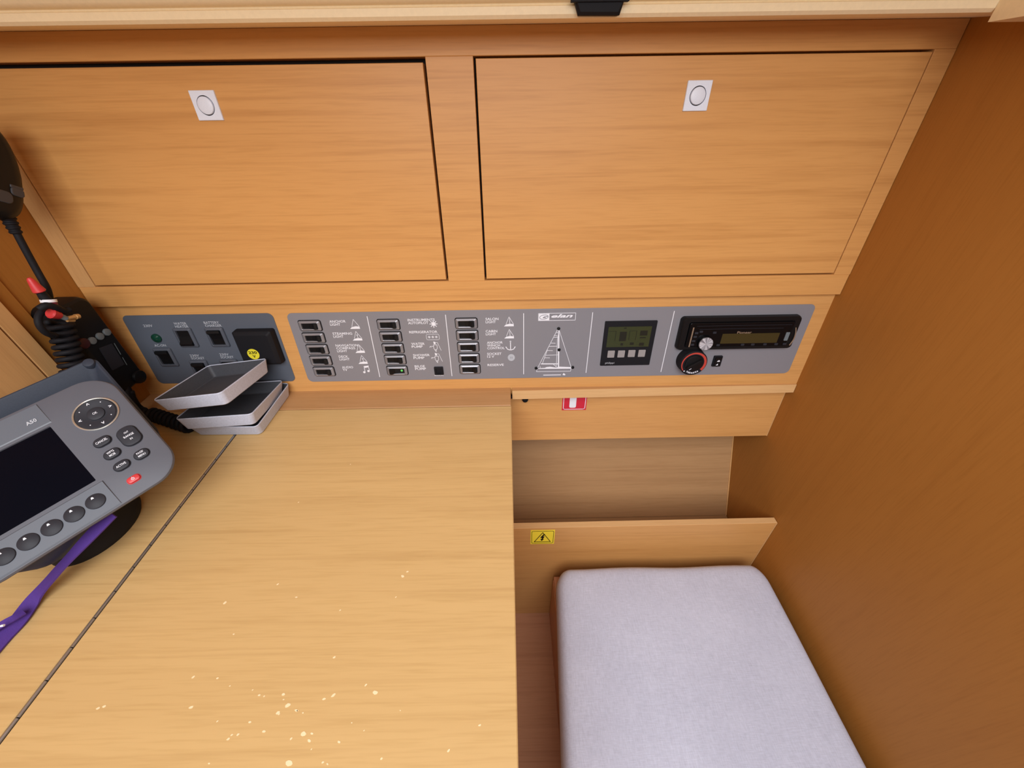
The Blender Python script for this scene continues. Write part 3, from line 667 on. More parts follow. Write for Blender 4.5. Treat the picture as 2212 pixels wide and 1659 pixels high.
fill(bm, [((ex0+ex1)/2-.0035, ey1+.001), ((ex0+ex1)/2+.0045, ey1+.001), ((ex0+ex1)/2+.002, ey1+.006), ((ex0+ex1)/2-.002, ey1+.006)], .0005)
stroke(bm, [((ex0+ex1)/2-.002, ey1+.006), (ex0-.003, ey1+.003), (ex0-.0045, ey1-.001)], .0016, .0005); fill(bm, [(ex1+.006, ey1+.0005), (ex1+.014, ey1+.0012), (ex1+.012, ey1+.010), (ex1+.007, ey1+.012)], .0005)
bake(bm, Ff, 0); obj('extinguisher_print', bm, M_white, fst, world=True)
c = LF(1134, 861.5); bm = B(); disc(bm, .0055, 0, .010, .002, cx=c.x, cy=c.y+.003, n=20); box(bm, c.x-.028, c.x+.004, c.y+.0035, c.y+.010, 0, .004); bake(bm, Ff, 0); obj('catch', bm, M_black, rec, world=True, label='black catch under the ledge')
# sloping hull lining, bottom, front board
y0, z0, y1, z1 = 0.5150, -0.806, 0.6030, -0.637
dy, dz = (y1-y0), (z1-z0); k = 0.7
bm = B(); quad8(bm, [(-.30, y0, z0), (XR-.0008, y0, z0), (XR-.0008, y0+.012, z0-.006), (-.30, y0+.012, z0-.006)], [(-.30, y1+dy*k, z1+dz*k), (XR-.0008, y1+dy*k, z1+dz*k), (XR-.0008, y1+dy*k+.012, z1+dz*k-.006), (-.30, y1+dy*k+.012, z1+dz*k-.006)])
obj('back_lining', bm, M_hull, rec, world=True)
bm = B(); nrm = Vector((0, -dz, dy)).normalized()*.0012
quad8(bm, [(XR-.0030, y0, z0), (XR-.0006, y0, z0), (XR-.0006, y0+.012, z0-.006), (XR-.0030, y0+.012, z0-.006)], [(XR-.0030, y1+dy*k, z1+dz*k), (XR-.0006, y1+dy*k, z1+dz*k), (XR-.0006, y1+dy*k+.012, z1+dz*k-.006), (XR-.0030, y1+dy*k+.012, z1+dz*k-.006)])
for v in bm.verts: v.co += nrm
obj('edge_strip', bm, M_edgez, rec, world=True)
bm = B(); box(bm, -.30, XR-.001, .408, .5148, -.822, -.8065); obj('bottom_board', bm, M_hull, rec, world=True)
# front board leaning slightly
by_t, bz_t, by_b, bz_b = .405, -.6640, .388, -1.004
bm = B(); quad8(bm, [(-.10, by_b, bz_b), (XR-.001, by_b, bz_b), (XR-.001, by_b+.012, bz_b), (-.10, by_b+.012, bz_b)], [(-.10, by_t, bz_t-.002), (XR-.001, by_t, bz_t), (XR-.001, by_t+.012, bz_t), (-.10, by_t+.012, bz_t-.002)])
obj('front_board', bm, M_wall, rec, world=True)
bm = B(); quad8(bm, [(-.10, by_t+.0003, bz_t-.002), (XR-.001, by_t+.0003, bz_t), (XR-.001, by_t+.0117, bz_t), (-.10, by_t+.0117, bz_t-.002)], [(-.10, by_t+.0006, bz_t-.001), (XR-.001, by_t+.0006, bz_t+.001), (XR-.001, by_t+.0114, bz_t+.001), (-.10, by_t+.0114, bz_t-.001)])
obj('edge_strip', bm, M_edge, rec, world=True)
bm = B(); quad8(bm, [(XR-.0034, by_b-.0004, bz_b), (XR-.0006, by_b-.0004, bz_b), (XR-.0006, by_b+.003, bz_b), (XR-.0034, by_b+.003, bz_b)], [(XR-.0034, by_t-.0004, bz_t+.0005), (XR-.0006, by_t-.0004, bz_t+.0005), (XR-.0006, by_t+.003, bz_t+.0005), (XR-.0034, by_t+.003, bz_t+.0005)])
obj('edge_strip', bm, M_edgez, rec, world=True)
AB = math.atan2(by_t-by_b, bz_t-bz_b)
Fb = Matrix(((1, 0, 0, 0), (0, math.sin(AB), -math.cos(AB), by_t), (0, math.cos(AB), math.sin(AB), bz_t), (0, 0, 0, 1))); Fbi = Fb.inverted()
nB = Vector((0, math.cos(AB), -math.sin(AB))); dB = nB.dot(Fb.translation)
def LB(px, py): p = Fbi @ on_plane(px, py, nB, dB); return Vector((p.x, p.y))
a, b, cc, d = LB(1146.6, 1144.8), LB(1198.3, 1144.8), LB(1197.3, 1174.0), LB(1145.6, 1175.2)
x0, x1, y1_, y0_ = (a.x+d.x)/2, (b.x+cc.x)/2, (a.y+b.y)/2, (cc.y+d.y)/2; w_, h_, cx, cy = x1-x0, y1_-y0_, (x0+x1)/2, (y0_+y1_)/2
bm = B(); box(bm, x0, x1, y0_, y1_, 0, .0004, 0, Fb); ys = obj('electrical_hazard_sticker', bm, M_yel, rec, world=True, label='yellow electrical hazard sticker with a black triangle')
bm = B(); stroke(bm, [(p[0], p[1]) for p in rr(w_*.90, h_*.86, .003, 0, cx, cy, 4)], .0008, .0005, True)
stroke(bm, [(cx-w_*.34, cy-h_*.33), (cx+w_*.34, cy-h_*.33), (cx, cy+h_*.33)], .0013, .0005, True)
fill(bm, [(cx+.0012, cy+h_*.20), (cx-.0046, cy-h_*.04), (cx-.0012, cy-h_*.04), (cx-.0022, cy-h_*.14), (cx-.0042, cy-h_*.13), (cx-.0014, cy-h_*.27), (cx+.0030, cy-h_*.12), (cx+.0006, cy-h_*.13), (cx+.0040, cy+h_*.06), (cx+.0006, cy+h_*.05), (cx+.0050, cy+h_*.20)], .0005)
bake(bm, Fb, 0); obj('hazard_print', bm, M_black, ys, world=True)

# ================================================================== SEAT
seat = thing('bench_seat', 'reddish wood seat box under the lilac-grey cushion, against the right bulkhead', 'seat', Matrix.Translation((0.29, 0.15, -0.9)))
ZC = -0.742
bm = B(); box(bm, 0.083, XR-.001, -.30, .386, -1.004, ZC-.092, .001); obj('seat_box', bm, M_red, seat, world=True)
bm = B(); box(bm, 0.084, XR-.001, -.30, .387, ZC-.0915, ZC-.078, .001); obj('seat_board', bm, M_red, seat, world=True)
def cpt(u, v):                                             # u 0..1 left to right, v 0..1 front to back
    yb = .372; yf = -.26
    xl = .0655 + (.0865-.0655)*((v*(yb-yf)+yf)-.085)/(.37-.085); xr = .4870
    return xl + (xr-xl)*u, yf + (yb-yf)*v
bm = B(); rows = []
NU, NV = 44, 60
T = .078
def prof(s):                                               # distance from edge -> height factor
    r = .020
    if s >= r: return 1.0
    return math.sqrt(max(0, 1-((r-s)/r)**2))
grid = [[None]*(NV+1) for _ in range(NU+1)]
def corner(u, v, W_, H_, rc):                              # squash the plan square into a rounded one
    x, y = (u-.5)*W_, (v-.5)*H_; ax, ay = W_/2-abs(x), H_/2-abs(y)
    return x, y
W_, H_ = .42, .63
rings = []
for zf_, ins in ((0.0, .006), (.06, .002), (.2, -.0015), (.5, -.003), (.72, -.001), (.84, .002), (.92, .006), (.965, .011), (.99, .018), (1.0, .028)):
    rings.append((zf_, ins))
nper = 40
def plan(ins):
    o = []
    base = rr(1, 1, .055, 0, 0, 0, 8)
    pts = []
    for i in range(len(base)):
        a, b = base[i], base[(i+1) % len(base)]
        m = 12 if math.dist(a, b) > .2 else 1
        for j in range(m): pts.append((a[0]+(b[0]-a[0])*j/m, a[1]+(b[1]-a[1])*j/m))
    for (x, y) in pts:
        X, Y = cpt(x+.5, y+.5); cx_, cy_ = .28, .06
        dx, dy = cx_-X, cy_-Y; L_ = math.hypot(dx*1.5, dy)
        s = 1-ins/.21; t = 1-ins/.315
        yy = cy_+(Y-cy_)*t; xx = cx_+(X-cx_)*s
        yy += 0.0013*math.sin(xx*31+1.0) if Y > .33 else 0
        o.append((xx, yy))
    return o
loops = []
for zf_, ins in rings: loops.append([(x, y, ZC-T+T*zf_ + (.0015*math.sin(x*22)*math.sin(y*17) if zf_ > .8 else 0)) for x, y in plan(ins)])
for f_ in (.30, .6, .9, .985):
    ins = .028 + (.20-.028)*f_
    loops.append([(x, y, ZC + .006*f_**.7 - .006*0 + .0015*math.sin(x*22)*math.sin(y*17)) for x, y in [((.28+(a-.28)*(1-f_)), (.06+(b-.06)*(1-f_))) for a, b in plan(.028)]])
loft(bm, loops)
cu = obj('seat_cushion', bm, M_cush, smooth=4); cu['label'] = 'lilac-grey linen seat cushion lying on the wooden seat'; cu['category'] = 'cushion'

# ================================================================== CHART TABLE
tab = thing('chart_table', 'honey wood chart table with a hinged lid, its top worn with pale flecks', 'table', Matrix.Translation((-0.2, 0.2, -0.6)))
XH = -0.4239
bm = B(); box(bm, XLFT+.0005, 0.0002, .4787, .5262, ZT-.020, ZT, .0008); obj('back_strip', bm, M_strip, tab, world=True)
bm = B(); box(bm, XH+.0024, 0.0008, -.16, .4772, ZT-.020, ZT, .0010); lid = obj('lid', bm, M_table, tab, world=True)
bm = B(); box(bm, XLFT+.0005, XH-.0024, -.16, .4780, ZT-.020, ZT, .0008); obj('fixed_top', bm, M_table, tab, world=True)
bm = B(); box(bm, XLFT+.0005, XH+.02, -.14, .52, -.56, ZT-.0205); box(bm, XLFT+.0005, -.018, .46, .52, -.56, ZT-.0205); box(bm, -.020, -.004, -.14, .52, -1.004, ZT-.0205); obj('table_box', bm, M_wall, tab, world=True)
bm = B(); box(bm, XH-.0022, XH+.0022, -.16, .4770, ZT-.006, ZT-.0022); ph = obj('piano_hinge', bm, M_dark, tab, world=True)
kn = None; kl = .0258
for i in range(int(.635/kl)):
    y = .4755-kl*(i+.5)
    if kn is None:
        bm = B(); tube(bm, [(0, -kl/2+.0004, 0), (0, kl/2-.0004, 0)], .00155, 10); kn = obj('hinge_knuckle', bm, M_steel, ph, loc=(Vector((XH, y, ZT-.0010))-Vector(WM[ph.name].translation)))
    else: inst(kn, ph, Vector((XH, y, ZT-.0010))-Vector(WM[ph.name].translation))
bm = B(); rnd = random.Random(11)
spots = [(811, 1496, 4), (870, 1245, 3.5), (720, 1502, 3), (722, 1420, 2.5), (640, 1290, 2), (486, 1302, 3), (622, 1524, 4), (600, 1540, 3), (612, 1500, 2.5), (640, 1535, 2.5), (655, 1585, 4), (625, 1648, 5), (600, 1262, 2), (645, 1085, 1.6), (418, 1462, 2.5), (212, 1530, 2.5), (225, 1526, 2.5), (413, 1528, 3), (570, 1580, 2.5), (880, 1235, 2.2), (757, 1003, 1.5), (735, 1318, 1.8), (700, 1510, 2.4), (668, 1600, 2.4), (790, 1480, 2), (540, 1560, 2), (560, 1502, 2), (470, 1465, 2), (505, 1370, 1.6), (855, 1290, 1.6)]
for i in range(26): spots.append((rnd.gauss(640, 120), rnd.gauss(1570, 70), rnd.uniform(1.0, 2.2)))
for x, y, s in spots:
    c = at_z(x, y, ZT); e = s*.00040; a0 = rnd.uniform(-.5, .9)
    if c.x < XH+.01 or c.x > -.01 or c.y > .46: continue
    q = []
    for t in range(8):
        a = t*pi/4; rx = e*1.5*rnd.uniform(.75, 1.2)*math.cos(a); ry = e*.9*rnd.uniform(.75, 1.2)*math.sin(a)
        q.append((c.x+rx*math.cos(a0)-ry*math.sin(a0), c.y+rx*math.sin(a0)+ry*math.cos(a0)))
    loft(bm, [[(p[0], p[1], ZT+.00002) for p in q], [(p[0], p[1], ZT+.00012) for p in q]])
obj('pale_flecks', bm, M_fleck, lid, world=True, kind='stuff')

# ================================================================== THINGS ON THE TABLE
# chart plotter: local x along the screen, y up the screen, z out of the face; origin at the screen's top right corner
pn = Vector((0.35026015, -0.4289851, 0.83264014)).normalized(); pu = Vector((0.6481162, 0.75277758, 0.11520113)).normalized()
pv = pu.cross(pn); pA = Vector((-0.47876801, 0.2940513, -0.27491107))
MP = Matrix(((pu.x, -pv.x, pn.x, pA.x), (pu.y, -pv.y, pn.y, pA.y), (pu.z, -pv.z, pn.z, pA.z), (0, 0, 0, 1)))
plo = thing('chart_plotter', 'grey chart plotter with a dark screen and round keys, tilted up on the table', 'chart plotter', MP)
mm = .001
u0, u1, v0, v1 = -118, 63, -32.5, 113.5
fw, fh, fcx, fcy = (u1-u0)*mm, (v1-v0)*mm, (u0+u1)/2*mm, -(v0+v1)/2*mm
hx, hy, hw, hh = -51*mm, -38*mm, 102.6*mm, 76.4*mm
n_ = 9
def ro(w, h, r, z, cx, cy): return rr(w, h, r, z, cx, cy, n_)
bm = B(); loft(bm, [ro(fw-.008, fh-.008, .025, -.011, fcx, fcy), ro(fw-.002, fh-.002, .027, -.007, fcx, fcy), ro(fw, fh, .028, -.003, fcx, fcy), ro(fw-.002, fh-.002, .027, -.0008, fcx, fcy), ro(fw-.006, fh-.006, .025, 0, fcx, fcy), ro(hw, hh, .0008, 0, hx, hy), ro(hw-.001, hh-.001, .0008, -.002, hx, hy)])
obj('bezel', bm, M_plot, plo, smooth=0.6)
bm = B(); box(bm, hx-hw/2+.0004, hx+hw/2-.0004, hy-hh/2+.0004, hy+hh/2-.0004, -.0030, -.0014); obj('screen', bm, M_screen, plo)
bm = B(); loft(bm, [[(-.112, .0285, 0), (.0035, .0285, 0), (.0035, .0030, 0), (-.112, .0030, 0)], [(-.112, .0280, .0010), (.0030, .0280, .0010), (.0032, .0042, .0004), (-.112, .0042, .0004)]]); obj('top_strip', bm, M_plotl, plo)
bm = B(); loft(bm, [[(-.113, -.0800, 0), (.0040, -.0800, 0), (.0040, -.1115, 0), (-.113, -.1115, 0)], [(-.113, -.0812, .0014), (.0035, -.0812, .0014), (.0035, -.1105, .0006), (-.113, -.1105, .0006)]]); obj('key_strip', bm, M_plotl, plo)
kb = None
for k in range(6):
    lc = ((-9.8-17.4*k)*mm, -95.8*mm, .0010)
    if kb is None:
        bm = B(); disc(bm, .0078, -.001, .0010, .0006, n=32, dome=.0014); kb = obj('soft_key', bm, M_char, plo, loc=lc, smooth=0.8)
        bm = B(); fill(bm, [(-.0012, .0026), (.0012, .0026), (.0006, .0046), (-.0006, .0046)], .00222); tr_ = obj('key_mark', bm, M_white, kb)
    else: k2 = inst(kb, plo, lc); inst(tr_, k2, (0, 0, 0))
pc = (34.5*mm, -11.3*mm, 0)
bm = B(); loft(bm, [circ(.0190, -.001, n=48), circ(.0190, .0012, n=48), circ(.0182, .0018, n=48), circ(.0174, .0012, n=48), circ(.0174, -.0005, n=48)]); obj('pad_ring', bm, M_silver, plo, loc=pc, smooth=0.6, label='silver ring round the control pad')
bm = B(); loft(bm, [circ(.0172, -.001, n=48), circ(.0172, .0008, n=48), circ(.0160, .0020, n=48), circ(.0110, .0014, n=48), circ(.0082, .0006, n=48), circ(.0078, .0006, n=48)]); pad = obj('control_pad', bm, M_char, plo, loc=pc, smooth=0.6)
bm = B(); disc(bm, .0074, 0, .0020, .0008, n=32, dome=.0006); obj('ok_key', bm, M_char, pad, smooth=0.6)
bm = B(); text(bm, 'OK', -.0020, -.0012, .0040, .0026, .0030)
for t in range(8):
    a = t*pi/4+pi/2; r = .0133; px_, py_ = r*math.cos(a), r*math.sin(a); e = .0013; z_ = .0019
    if t % 2 == 0:
        q = [(px_+e*math.cos(a+2.3), py_+e*math.sin(a+2.3)), (px_+e*math.cos(a), py_+e*math.sin(a)), (px_+e*math.cos(a-2.3), py_+e*math.sin(a-2.3))]
        stroke(bm, q, .0006, z_)
    else: disc(bm, .0005, z_-.0003, z_, cx=px_, cy=py_, n=8)
obj('pad_marks', bm, M_white, pad)
def keyb(name, u, v, w, h, r, txts, m=M_char, lab=None):
    bm = B(); loft(bm, [rr(w+.0010, h+.0010, r+.0005, -.001, n=6), rr(w+.0010, h+.0010, r+.0005, .0003, n=6), rr(w, h, r, .0003, n=6), rr(w, h, r, .0012, n=6), rr(w-.0012, h-.0012, r-.0006, .0021, n=6), rr(w-.004, h-.004, max(r-.002, .0008), .0025, n=6)])
    k = obj(name, bm, m, plo, loc=(u*mm, -v*mm, 0), smooth=0.6, label=lab)
    bm = B()
    for s, y, ww, hh in txts: text(bm, s, -ww/2, y-hh/2, ww, hh, .0027, bold=.01)
    if s == 'RANGE' or name == 'range_key':
        stroke(bm, [(-.0015, .0072), (0, .0084), (.0015, .0072)], .0006, .0022); stroke(bm, [(-.0015, -.0074), (0, -.0086), (.0015, -.0074)], .0006, .0022)
    if name == 'power_key':
        stroke(bm, [(.0012*math.cos(a), .0012*math.sin(a)) for a in [pi/2+.7+i*.6 for i in range(9)]], .0005, .0026); stroke(bm, [(0, .0004), (0, .0018)], .0005, .0026)
    obj('key_lettering', bm, M_white, k)
keyb('cancel_key', 23.7, 42.8, .0146, .0106, .0050, [('CANCEL', 0, .0102, .0026)])
keyb('waypoint_key', 23.3, 60.1, .0140, .0106, .0050, [('WPTS', .0018, .0062, .0024), ('MOB', -.0018, .0052, .0024)])
keyb('active_key', 23.1, 76.6, .0140, .0102, .0050, [('ACTIVE', 0, .0086, .0025)])
keyb('range_key', 43.6, 51.8, .0172, .0236, .0072, [('OUT', .0044, .0040, .0020), ('RANGE', 0, .0090, .0024), ('IN', -.0046, .0022, .0020)])
keyb('page_key', 41.3, 76.8, .0135, .0104, .0050, [('PAGE/', .0018, .0062, .0022), ('MENU', -.0018, .0066, .0022)])
keyb('power_key', 23.2, 96.2, .0112, .0072, .0030, [('I', 0, .0003, .0003)], M_redp, 'red power key')
bm = B(); text(bm, 'A50', -12.4*mm, 10.6*mm, .0084, .0042, .0010, bold=.03); obj('lettering', bm, M_dimw, plo)
bm = B(); rx0, rx1, ry0, ry1 = -.108, -.024, -.108, .010
lp = []
for z, i_, r in ((-.060, .010, .030), (-.055, .002, .034), (-.030, 0, .034), (-.014, .002, .030)):
    lp.append(ro(rx1-rx0-2*i_, ry1-ry0-2*i_, r, z, (rx0+rx1)/2, (ry0+ry1)/2))
loft(bm, lp); obj('rear_housing', bm, M_cover, plo, smooth=0.6)
# gimbal bracket that stands on the table
bm = B(); bw = Vector((-.503, .266, ZT))
top_ = MP @ Vector((-.022, -.062, -.030)); lp = []
for f_, r_ in ((0, 1.0), (.10, 1.02), (.20, .96), (.38, .78), (.62, .62), (.82, .52), (1.0, .45)):
    c_ = bw.lerp(top_, f_); lp.append([(c_.x+0.040*r_*math.cos(2*pi*i/40), c_.y+0.047*r_*math.sin(2*pi*i/40), c_.z) for i in range(40)])
loft(bm, lp)
obj('bracket', bm, M_blackm, plo, world=True, smooth=0.6)
# deep slate-blue cover standing behind the plotter
MC = MP @ Matrix.Translation((-.036, .030, -.064))
cov = thing('plotter_cover', 'slate blue-grey plastic sun cover leaning behind the chart plotter', 'cover', MC)
cw, chh = .190, .134
bm = B(); loft(bm, [rr(cw-.012, chh-.012, .006, -.020), rr(cw-.008, chh-.008, .007, -.0195), rr(cw, chh, .009, .001), rr(cw-.004, chh-.004, .008, .002), rr(cw-.008, chh-.008, .007, .001), rr(cw-.030, chh-.040, .006, -.014), rr(cw-.034, chh-.044, .006, -.0145)])
obj('cover_shell', bm, M_cover, cov, smooth=0.4)
bm = B(); disc(bm, .0060, -.002, .005, .002, cx=cw/2-.008, cy=chh/2-.006, n=16); obj('corner_lug', bm, M_cover, cov, smooth=0.6)
bm = B(); box(bm, -.080, .050, chh/2-.030, chh/2-.0265, -.0100, -.0035, .001); obj('inner_rib', bm, M_cover, cov)
# purple lanyard
lan = thing('lanyard', 'purple webbing lanyard trailing from under the plotter across the table', 'strap', Matrix.Translation((-0.48, 0.2, ZT)))
def ribbon(bm, ctr, wid, th, twist):
    P = spline(ctr, 8); lp = []
    for i, p in enumerate(P):
        t = (P[min(i+1, len(P)-1)]-P[max(i-1, 0)]).normalized(); s = t.cross(Vector((0, 0, 1))).normalized(); nn = s.cross(t)
        f_ = i/(len(P)-1); a = twist[0]+(twist[1]-twist[0])*f_; s2 = s*math.cos(a)+nn*math.sin(a); n2 = -s*math.sin(a)+nn*math.cos(a)
        w = wid(f_)/2; lp.append([p-s2*w-n2*th, p+s2*w-n2*th, p+s2*w+n2*th, p-s2*w+n2*th])
    loft(bm, lp)
c1 = [at_z(240, 1108, -.350), at_z(206, 1146, -.360), at_z(164, 1190, -.372), at_z(120, 1238, -.392), at_z(76, 1290, ZT+.008), at_z(38, 1342, ZT+.004), at_z(2, 1380, ZT+.003), at_z(-40, 1428, ZT+.003)]
bm = B(); ribbon(bm, c1, lambda t: .0145 - .003*math.sin(t*5), .0009, (.5, .1)); obj('webbing', bm, M_purple, lan, world=True, smooth=0.5)
c2 = [at_z(52, 1322, ZT+.010), at_z(28, 1336, ZT+.012), at_z(6, 1348, ZT+.012), at_z(-30, 1372, ZT+.010)]
bm = B(); ribbon(bm, c2, lambda t: .0065, .0008, (.2, .5)); obj('webbing', bm, M_purple, lan, world=True, smooth=0.5)
bm = B(); c = at_z(5, 1352, ZT+.016); tube(bm, [c-Vector((.0012, 0, 0)), c+Vector((.0012, .0005, 0))], .0011, 8); obj('tag', bm, M_white, lan, world=True, label='small white tag')

# grey instrument covers, stacked
def tray(rv_, ctr, lab, name='instrument_cover'):
    w = Vector(rv_); ang = w.length; Rm = Matrix.Rotation(ang, 4, w.normalized()) if ang > 1e-6 else Matrix.Identity(4)
    M = Matrix.Translation(ctr) @ Rm
    t = thing(name, lab, 'cover', M, 'grey instrument covers')
    a, d, th = .106, .0215, .0011
    bm = B(); loft(bm, [rr(a-.012, a-.012, .006, -d), rr(a-.008, a-.008, .007, -d+.0015), rr(a, a, .007, -.001), rr(a-.0008, a-.0008, .0068, 0), rr(a-2*th, a-2*th, .005, 0), rr(a-2*th-.0005, a-2*th-.0005, .005, -.001)], True, False)
    obj('cover_shell', bm, M_tray, t, smooth=0.4)
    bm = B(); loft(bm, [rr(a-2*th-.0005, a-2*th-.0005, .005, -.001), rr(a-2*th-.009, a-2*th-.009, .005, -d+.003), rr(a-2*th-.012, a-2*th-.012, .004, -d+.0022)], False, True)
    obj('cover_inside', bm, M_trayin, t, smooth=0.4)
    return t
tray((0, 0, -.015), (-.4296, .4700, -.3976), 'grey instrument cover lying flat on the table, lowest of the stack of three')
tray((-.2202+.05, -.0091, .075), (-.4298, .4620, -.3795), 'grey instrument cover in the middle of the stack of three')
tray((-.1412, -.1411, -.0598), (-.4391, .4600, -.3385), 'grey instrument cover tipped to the left on top of the stack of three')

# ================================================================== RADIO GEAR ON THE LEFT BULKHEAD
XV = XLFT+.034
vt, vb_ = at_x(196, 637, XV), at_x(318, 905, XV)
yr = at_x(205, 660, XV).y; yr2 = at_x(300, 810, XV).y
yl = .461; zt2 = at_x(180, 637, XV).z; zb2 = -.372
MV = Matrix(((0, 0, 1, XLFT), (1, 0, 0, (yl+yr)/2), (0, 1, 0, (zt2+zb2)/2), (0, 0, 0, 1)))   # local x = depth, y = up, z = out of the bulkhead
vhf = thing('vhf_radio', 'black radio set with small round keys, fixed to the left bulkhead', 'radio', MV)
vw, vh = yr-yl, zt2-zb2
bm = B(); loft(bm, [rr(vw, vh, .012, .0005), rr(vw, vh, .012, .024), rr(vw-.003, vh-.003, .012, .031), rr(vw-.009, vh-.009, .010, .034)]); obj('radio_body', bm, M_black, vhf, smooth=0.5)
MVi = MV.inverted()
def VL(px, py, h=.034): p = MVi @ at_x(px, py, XLFT+h); return Vector((p.x, p.y))
kb = None
for x, y in ((197.5, 736), (214, 726.5), (229, 717.5)):
    p = VL(x, y)
    if kb is None: bm = B(); disc(bm, .0052, 0, .0030, .001, n=20); kb = obj('key', bm, M_teal, vhf, loc=(p.x, p.y, .034), smooth=.6)
    else: inst(kb, vhf, (p.x, p.y, .034))
p = VL(178, 742); bm = B(); disc(bm, .0075, 0, .004, .0015, cx=p.x, cy=p.y, n=20); bake(bm, Matrix.Translation((0, 0, .034)), 0); obj('distress_key', bm, M_dkred, vhf, smooth=.6, label='dark red key')
a, b, cc, d = VL(213, 752), VL(240, 742), VL(268, 787), VL(242, 800)
bm = B(); fill(bm, [(d.x, d.y), (cc.x, cc.y), (b.x, b.y), (a.x, a.y)], .034, .0012); obj('radio_screen', bm, M_char, vhf)
bm = B(); a, b = VL(246, 742), VL(273, 788); stroke(bm, [a, (a+b)/2], .0010, .0346); stroke(bm, [(a*.35+b*.65), b], .0010, .0346); obj('lettering', bm, M_teal, vhf)  # two strokes paint the highlight beside the radio screen, not print
bm = B(); p = VL(294, 814, .030); disc(bm, .0105, 0, .016, .002, cx=p.x, cy=p.y, n=24); bake(bm, Matrix.Translation((0, 0, .022)), 0); obj('tuning_knob', bm, M_black, vhf, smooth=.6)
# hand microphone with its cord
XM = -.572
mc_ = at_x(-46, 362, XM)
tdir = (at_x(40, 500, XM)-at_x(10, 300, XM)).normalized()
zax = Vector((1, 0, 0)); yax = -tdir; yax = (yax - zax*yax.dot(zax)).normalized(); xax = yax.cross(zax)
MM = Matrix(((xax.x, yax.x, zax.x, mc_.x), (xax.y, yax.y, zax.y, mc_.y), (xax.z, yax.z, zax.z, mc_.z), (0, 0, 0, 1)))
mic = thing('hand_microphone', 'black hand microphone hanging at the left bulkhead with its cord below', 'microphone', MM)
bm = B(); lp = []
for z, i_ in ((-.018, .008), (-.014, .002), (0, 0), (.010, .002), (.015, .008), (.0165, .014)):
    o = []
    for k in range(40):
        a = 2*pi*k/40; w = .031-i_; h = .052-i_
        e_ = .80 if math.sin(a) > 0 else .55
        x, y = w*abs(math.cos(a))**e_*math.copysign(1, math.cos(a)), h*abs(math.sin(a))**e_*math.copysign(1, math.sin(a))
        x *= 1.0 - .12*(y/h) if y > 0 else 1.0 - .10*(abs(y)/h)**2
        o.append((x, y, z))
    lp.append(o)
loft(bm, lp); obj('microphone_body', bm, M_black, mic, smooth=.8)
MMi = MM.inverted()
def mL(px, py, h): p = MMi @ at_x(px, py, XM+h); return Vector((p.x, p.y))
p = mL(37, 418, .016); bm = B(); slab(bm, .012, .009, .003, .0145, .0178, .001, p.x, p.y+.001); obj('key', bm, M_mkey, mic)
p = mL(35, 405, .016); bm = B(); slab(bm, .012, .0035, .001, .0145, .0175, .001, p.x, p.y); obj('key', bm, M_mkey, mic)
p = mL(6, 424, .016); bm = B(); slab(bm, .016, .013, .005, .0145, .0180, .001, p.x, p.y); obj('key', bm, M_mkey, mic)
g0, g1 = at_x(12, 462, XM), at_x(36, 505, XM)
bm = B(); K = 9; tube(bm, [g0.lerp(g1, i/(K*2)) for i in range(K*2+1)], [(.0072 if i % 4 < 2 else .0060)*(1-.25*i/(K*2)) for i in range(K*2+1)], 14); obj('strain_relief', bm, M_blackm, mic, world=True, smooth=.6)
cpts = [at_x(34, 500, XM), at_x(58, 545, XM), at_x(84, 592, XM), at_x(101, 622, XM+.002), at_x(107, 645, XM+.004), at_x(108, 662, XM), at_x(96, 668, XM), at_x(84, 682, XM), at_x(84, 700, XM), at_x(98, 718, XM-.002), at_x(120, 726, XM-.006)]
bm = B(); tube(bm, spline(cpts, 6), .0036, 12); obj('cord', bm, M_blackm, mic, world=True, smooth=2)
XC = XV+.004
ca, cb = at_x(128, 694, XC), at_x(166, 826, XC)
axis = (cb-ca); La = axis.length; axis.normalize(); e1 = axis.cross(Vector((1, 0, 0))).normalized(); e2 = axis.cross(e1)
turns = int(La/.0082); pts = []
for i in range(turns*14+1):
    t = i/14*2*pi; rad_ = .0110; pts.append(ca + axis*(La*i/(turns*14)) + e1*(rad_*math.cos(t)) + e2*(rad_*math.sin(t)) - e1*0)
bm = B(); tube(bm, pts, .0033, 8); obj('coiled_cord', bm, M_blackm, mic, world=True, smooth=2)
# second coil lying on the table between plotter and covers
qa, qb = at_z(322, 893, ZT+.012), at_z(412, 922, ZT+.011)
axis = (qb-qa); La = axis.length; axis.normalize(); e1 = Vector((0, 0, 1)); e2 = axis.cross(e1); turns = max(6, int(La/.0085)); pts = []
for i in range(turns*12+1):
    t = i/12*2*pi; pts.append(qa + axis*(La*i/(turns*12)) + e1*(.0085*math.cos(t)) + e2*(.0085*math.sin(t)))
pts = spline([at_x(285, 845, XV+.01), at_z(292, 866, -.385), at_z(305, 880, -.400), pts[0]], 5)[:-1] + pts
cc_ = thing('coiled_cable', 'black coiled cable lying on the table between plotter and grey covers', 'cable', Matrix.Translation(qa))
bm = B(); tube(bm, pts, .0030, 8); obj('cable_coil', bm, M_blackm, cc_, world=True, smooth=2)
bm = B(); tube(bm, spline([at_x(258, 812, XV-.008), at_x(270, 836, XV-.006), at_x(282, 858, XV), at_z(300, 884, -.404), at_z(325, 900, ZT+.006)], 6), .0062, 10); obj('cable_tail', bm, M_blackm, cc_, world=True, smooth=2)
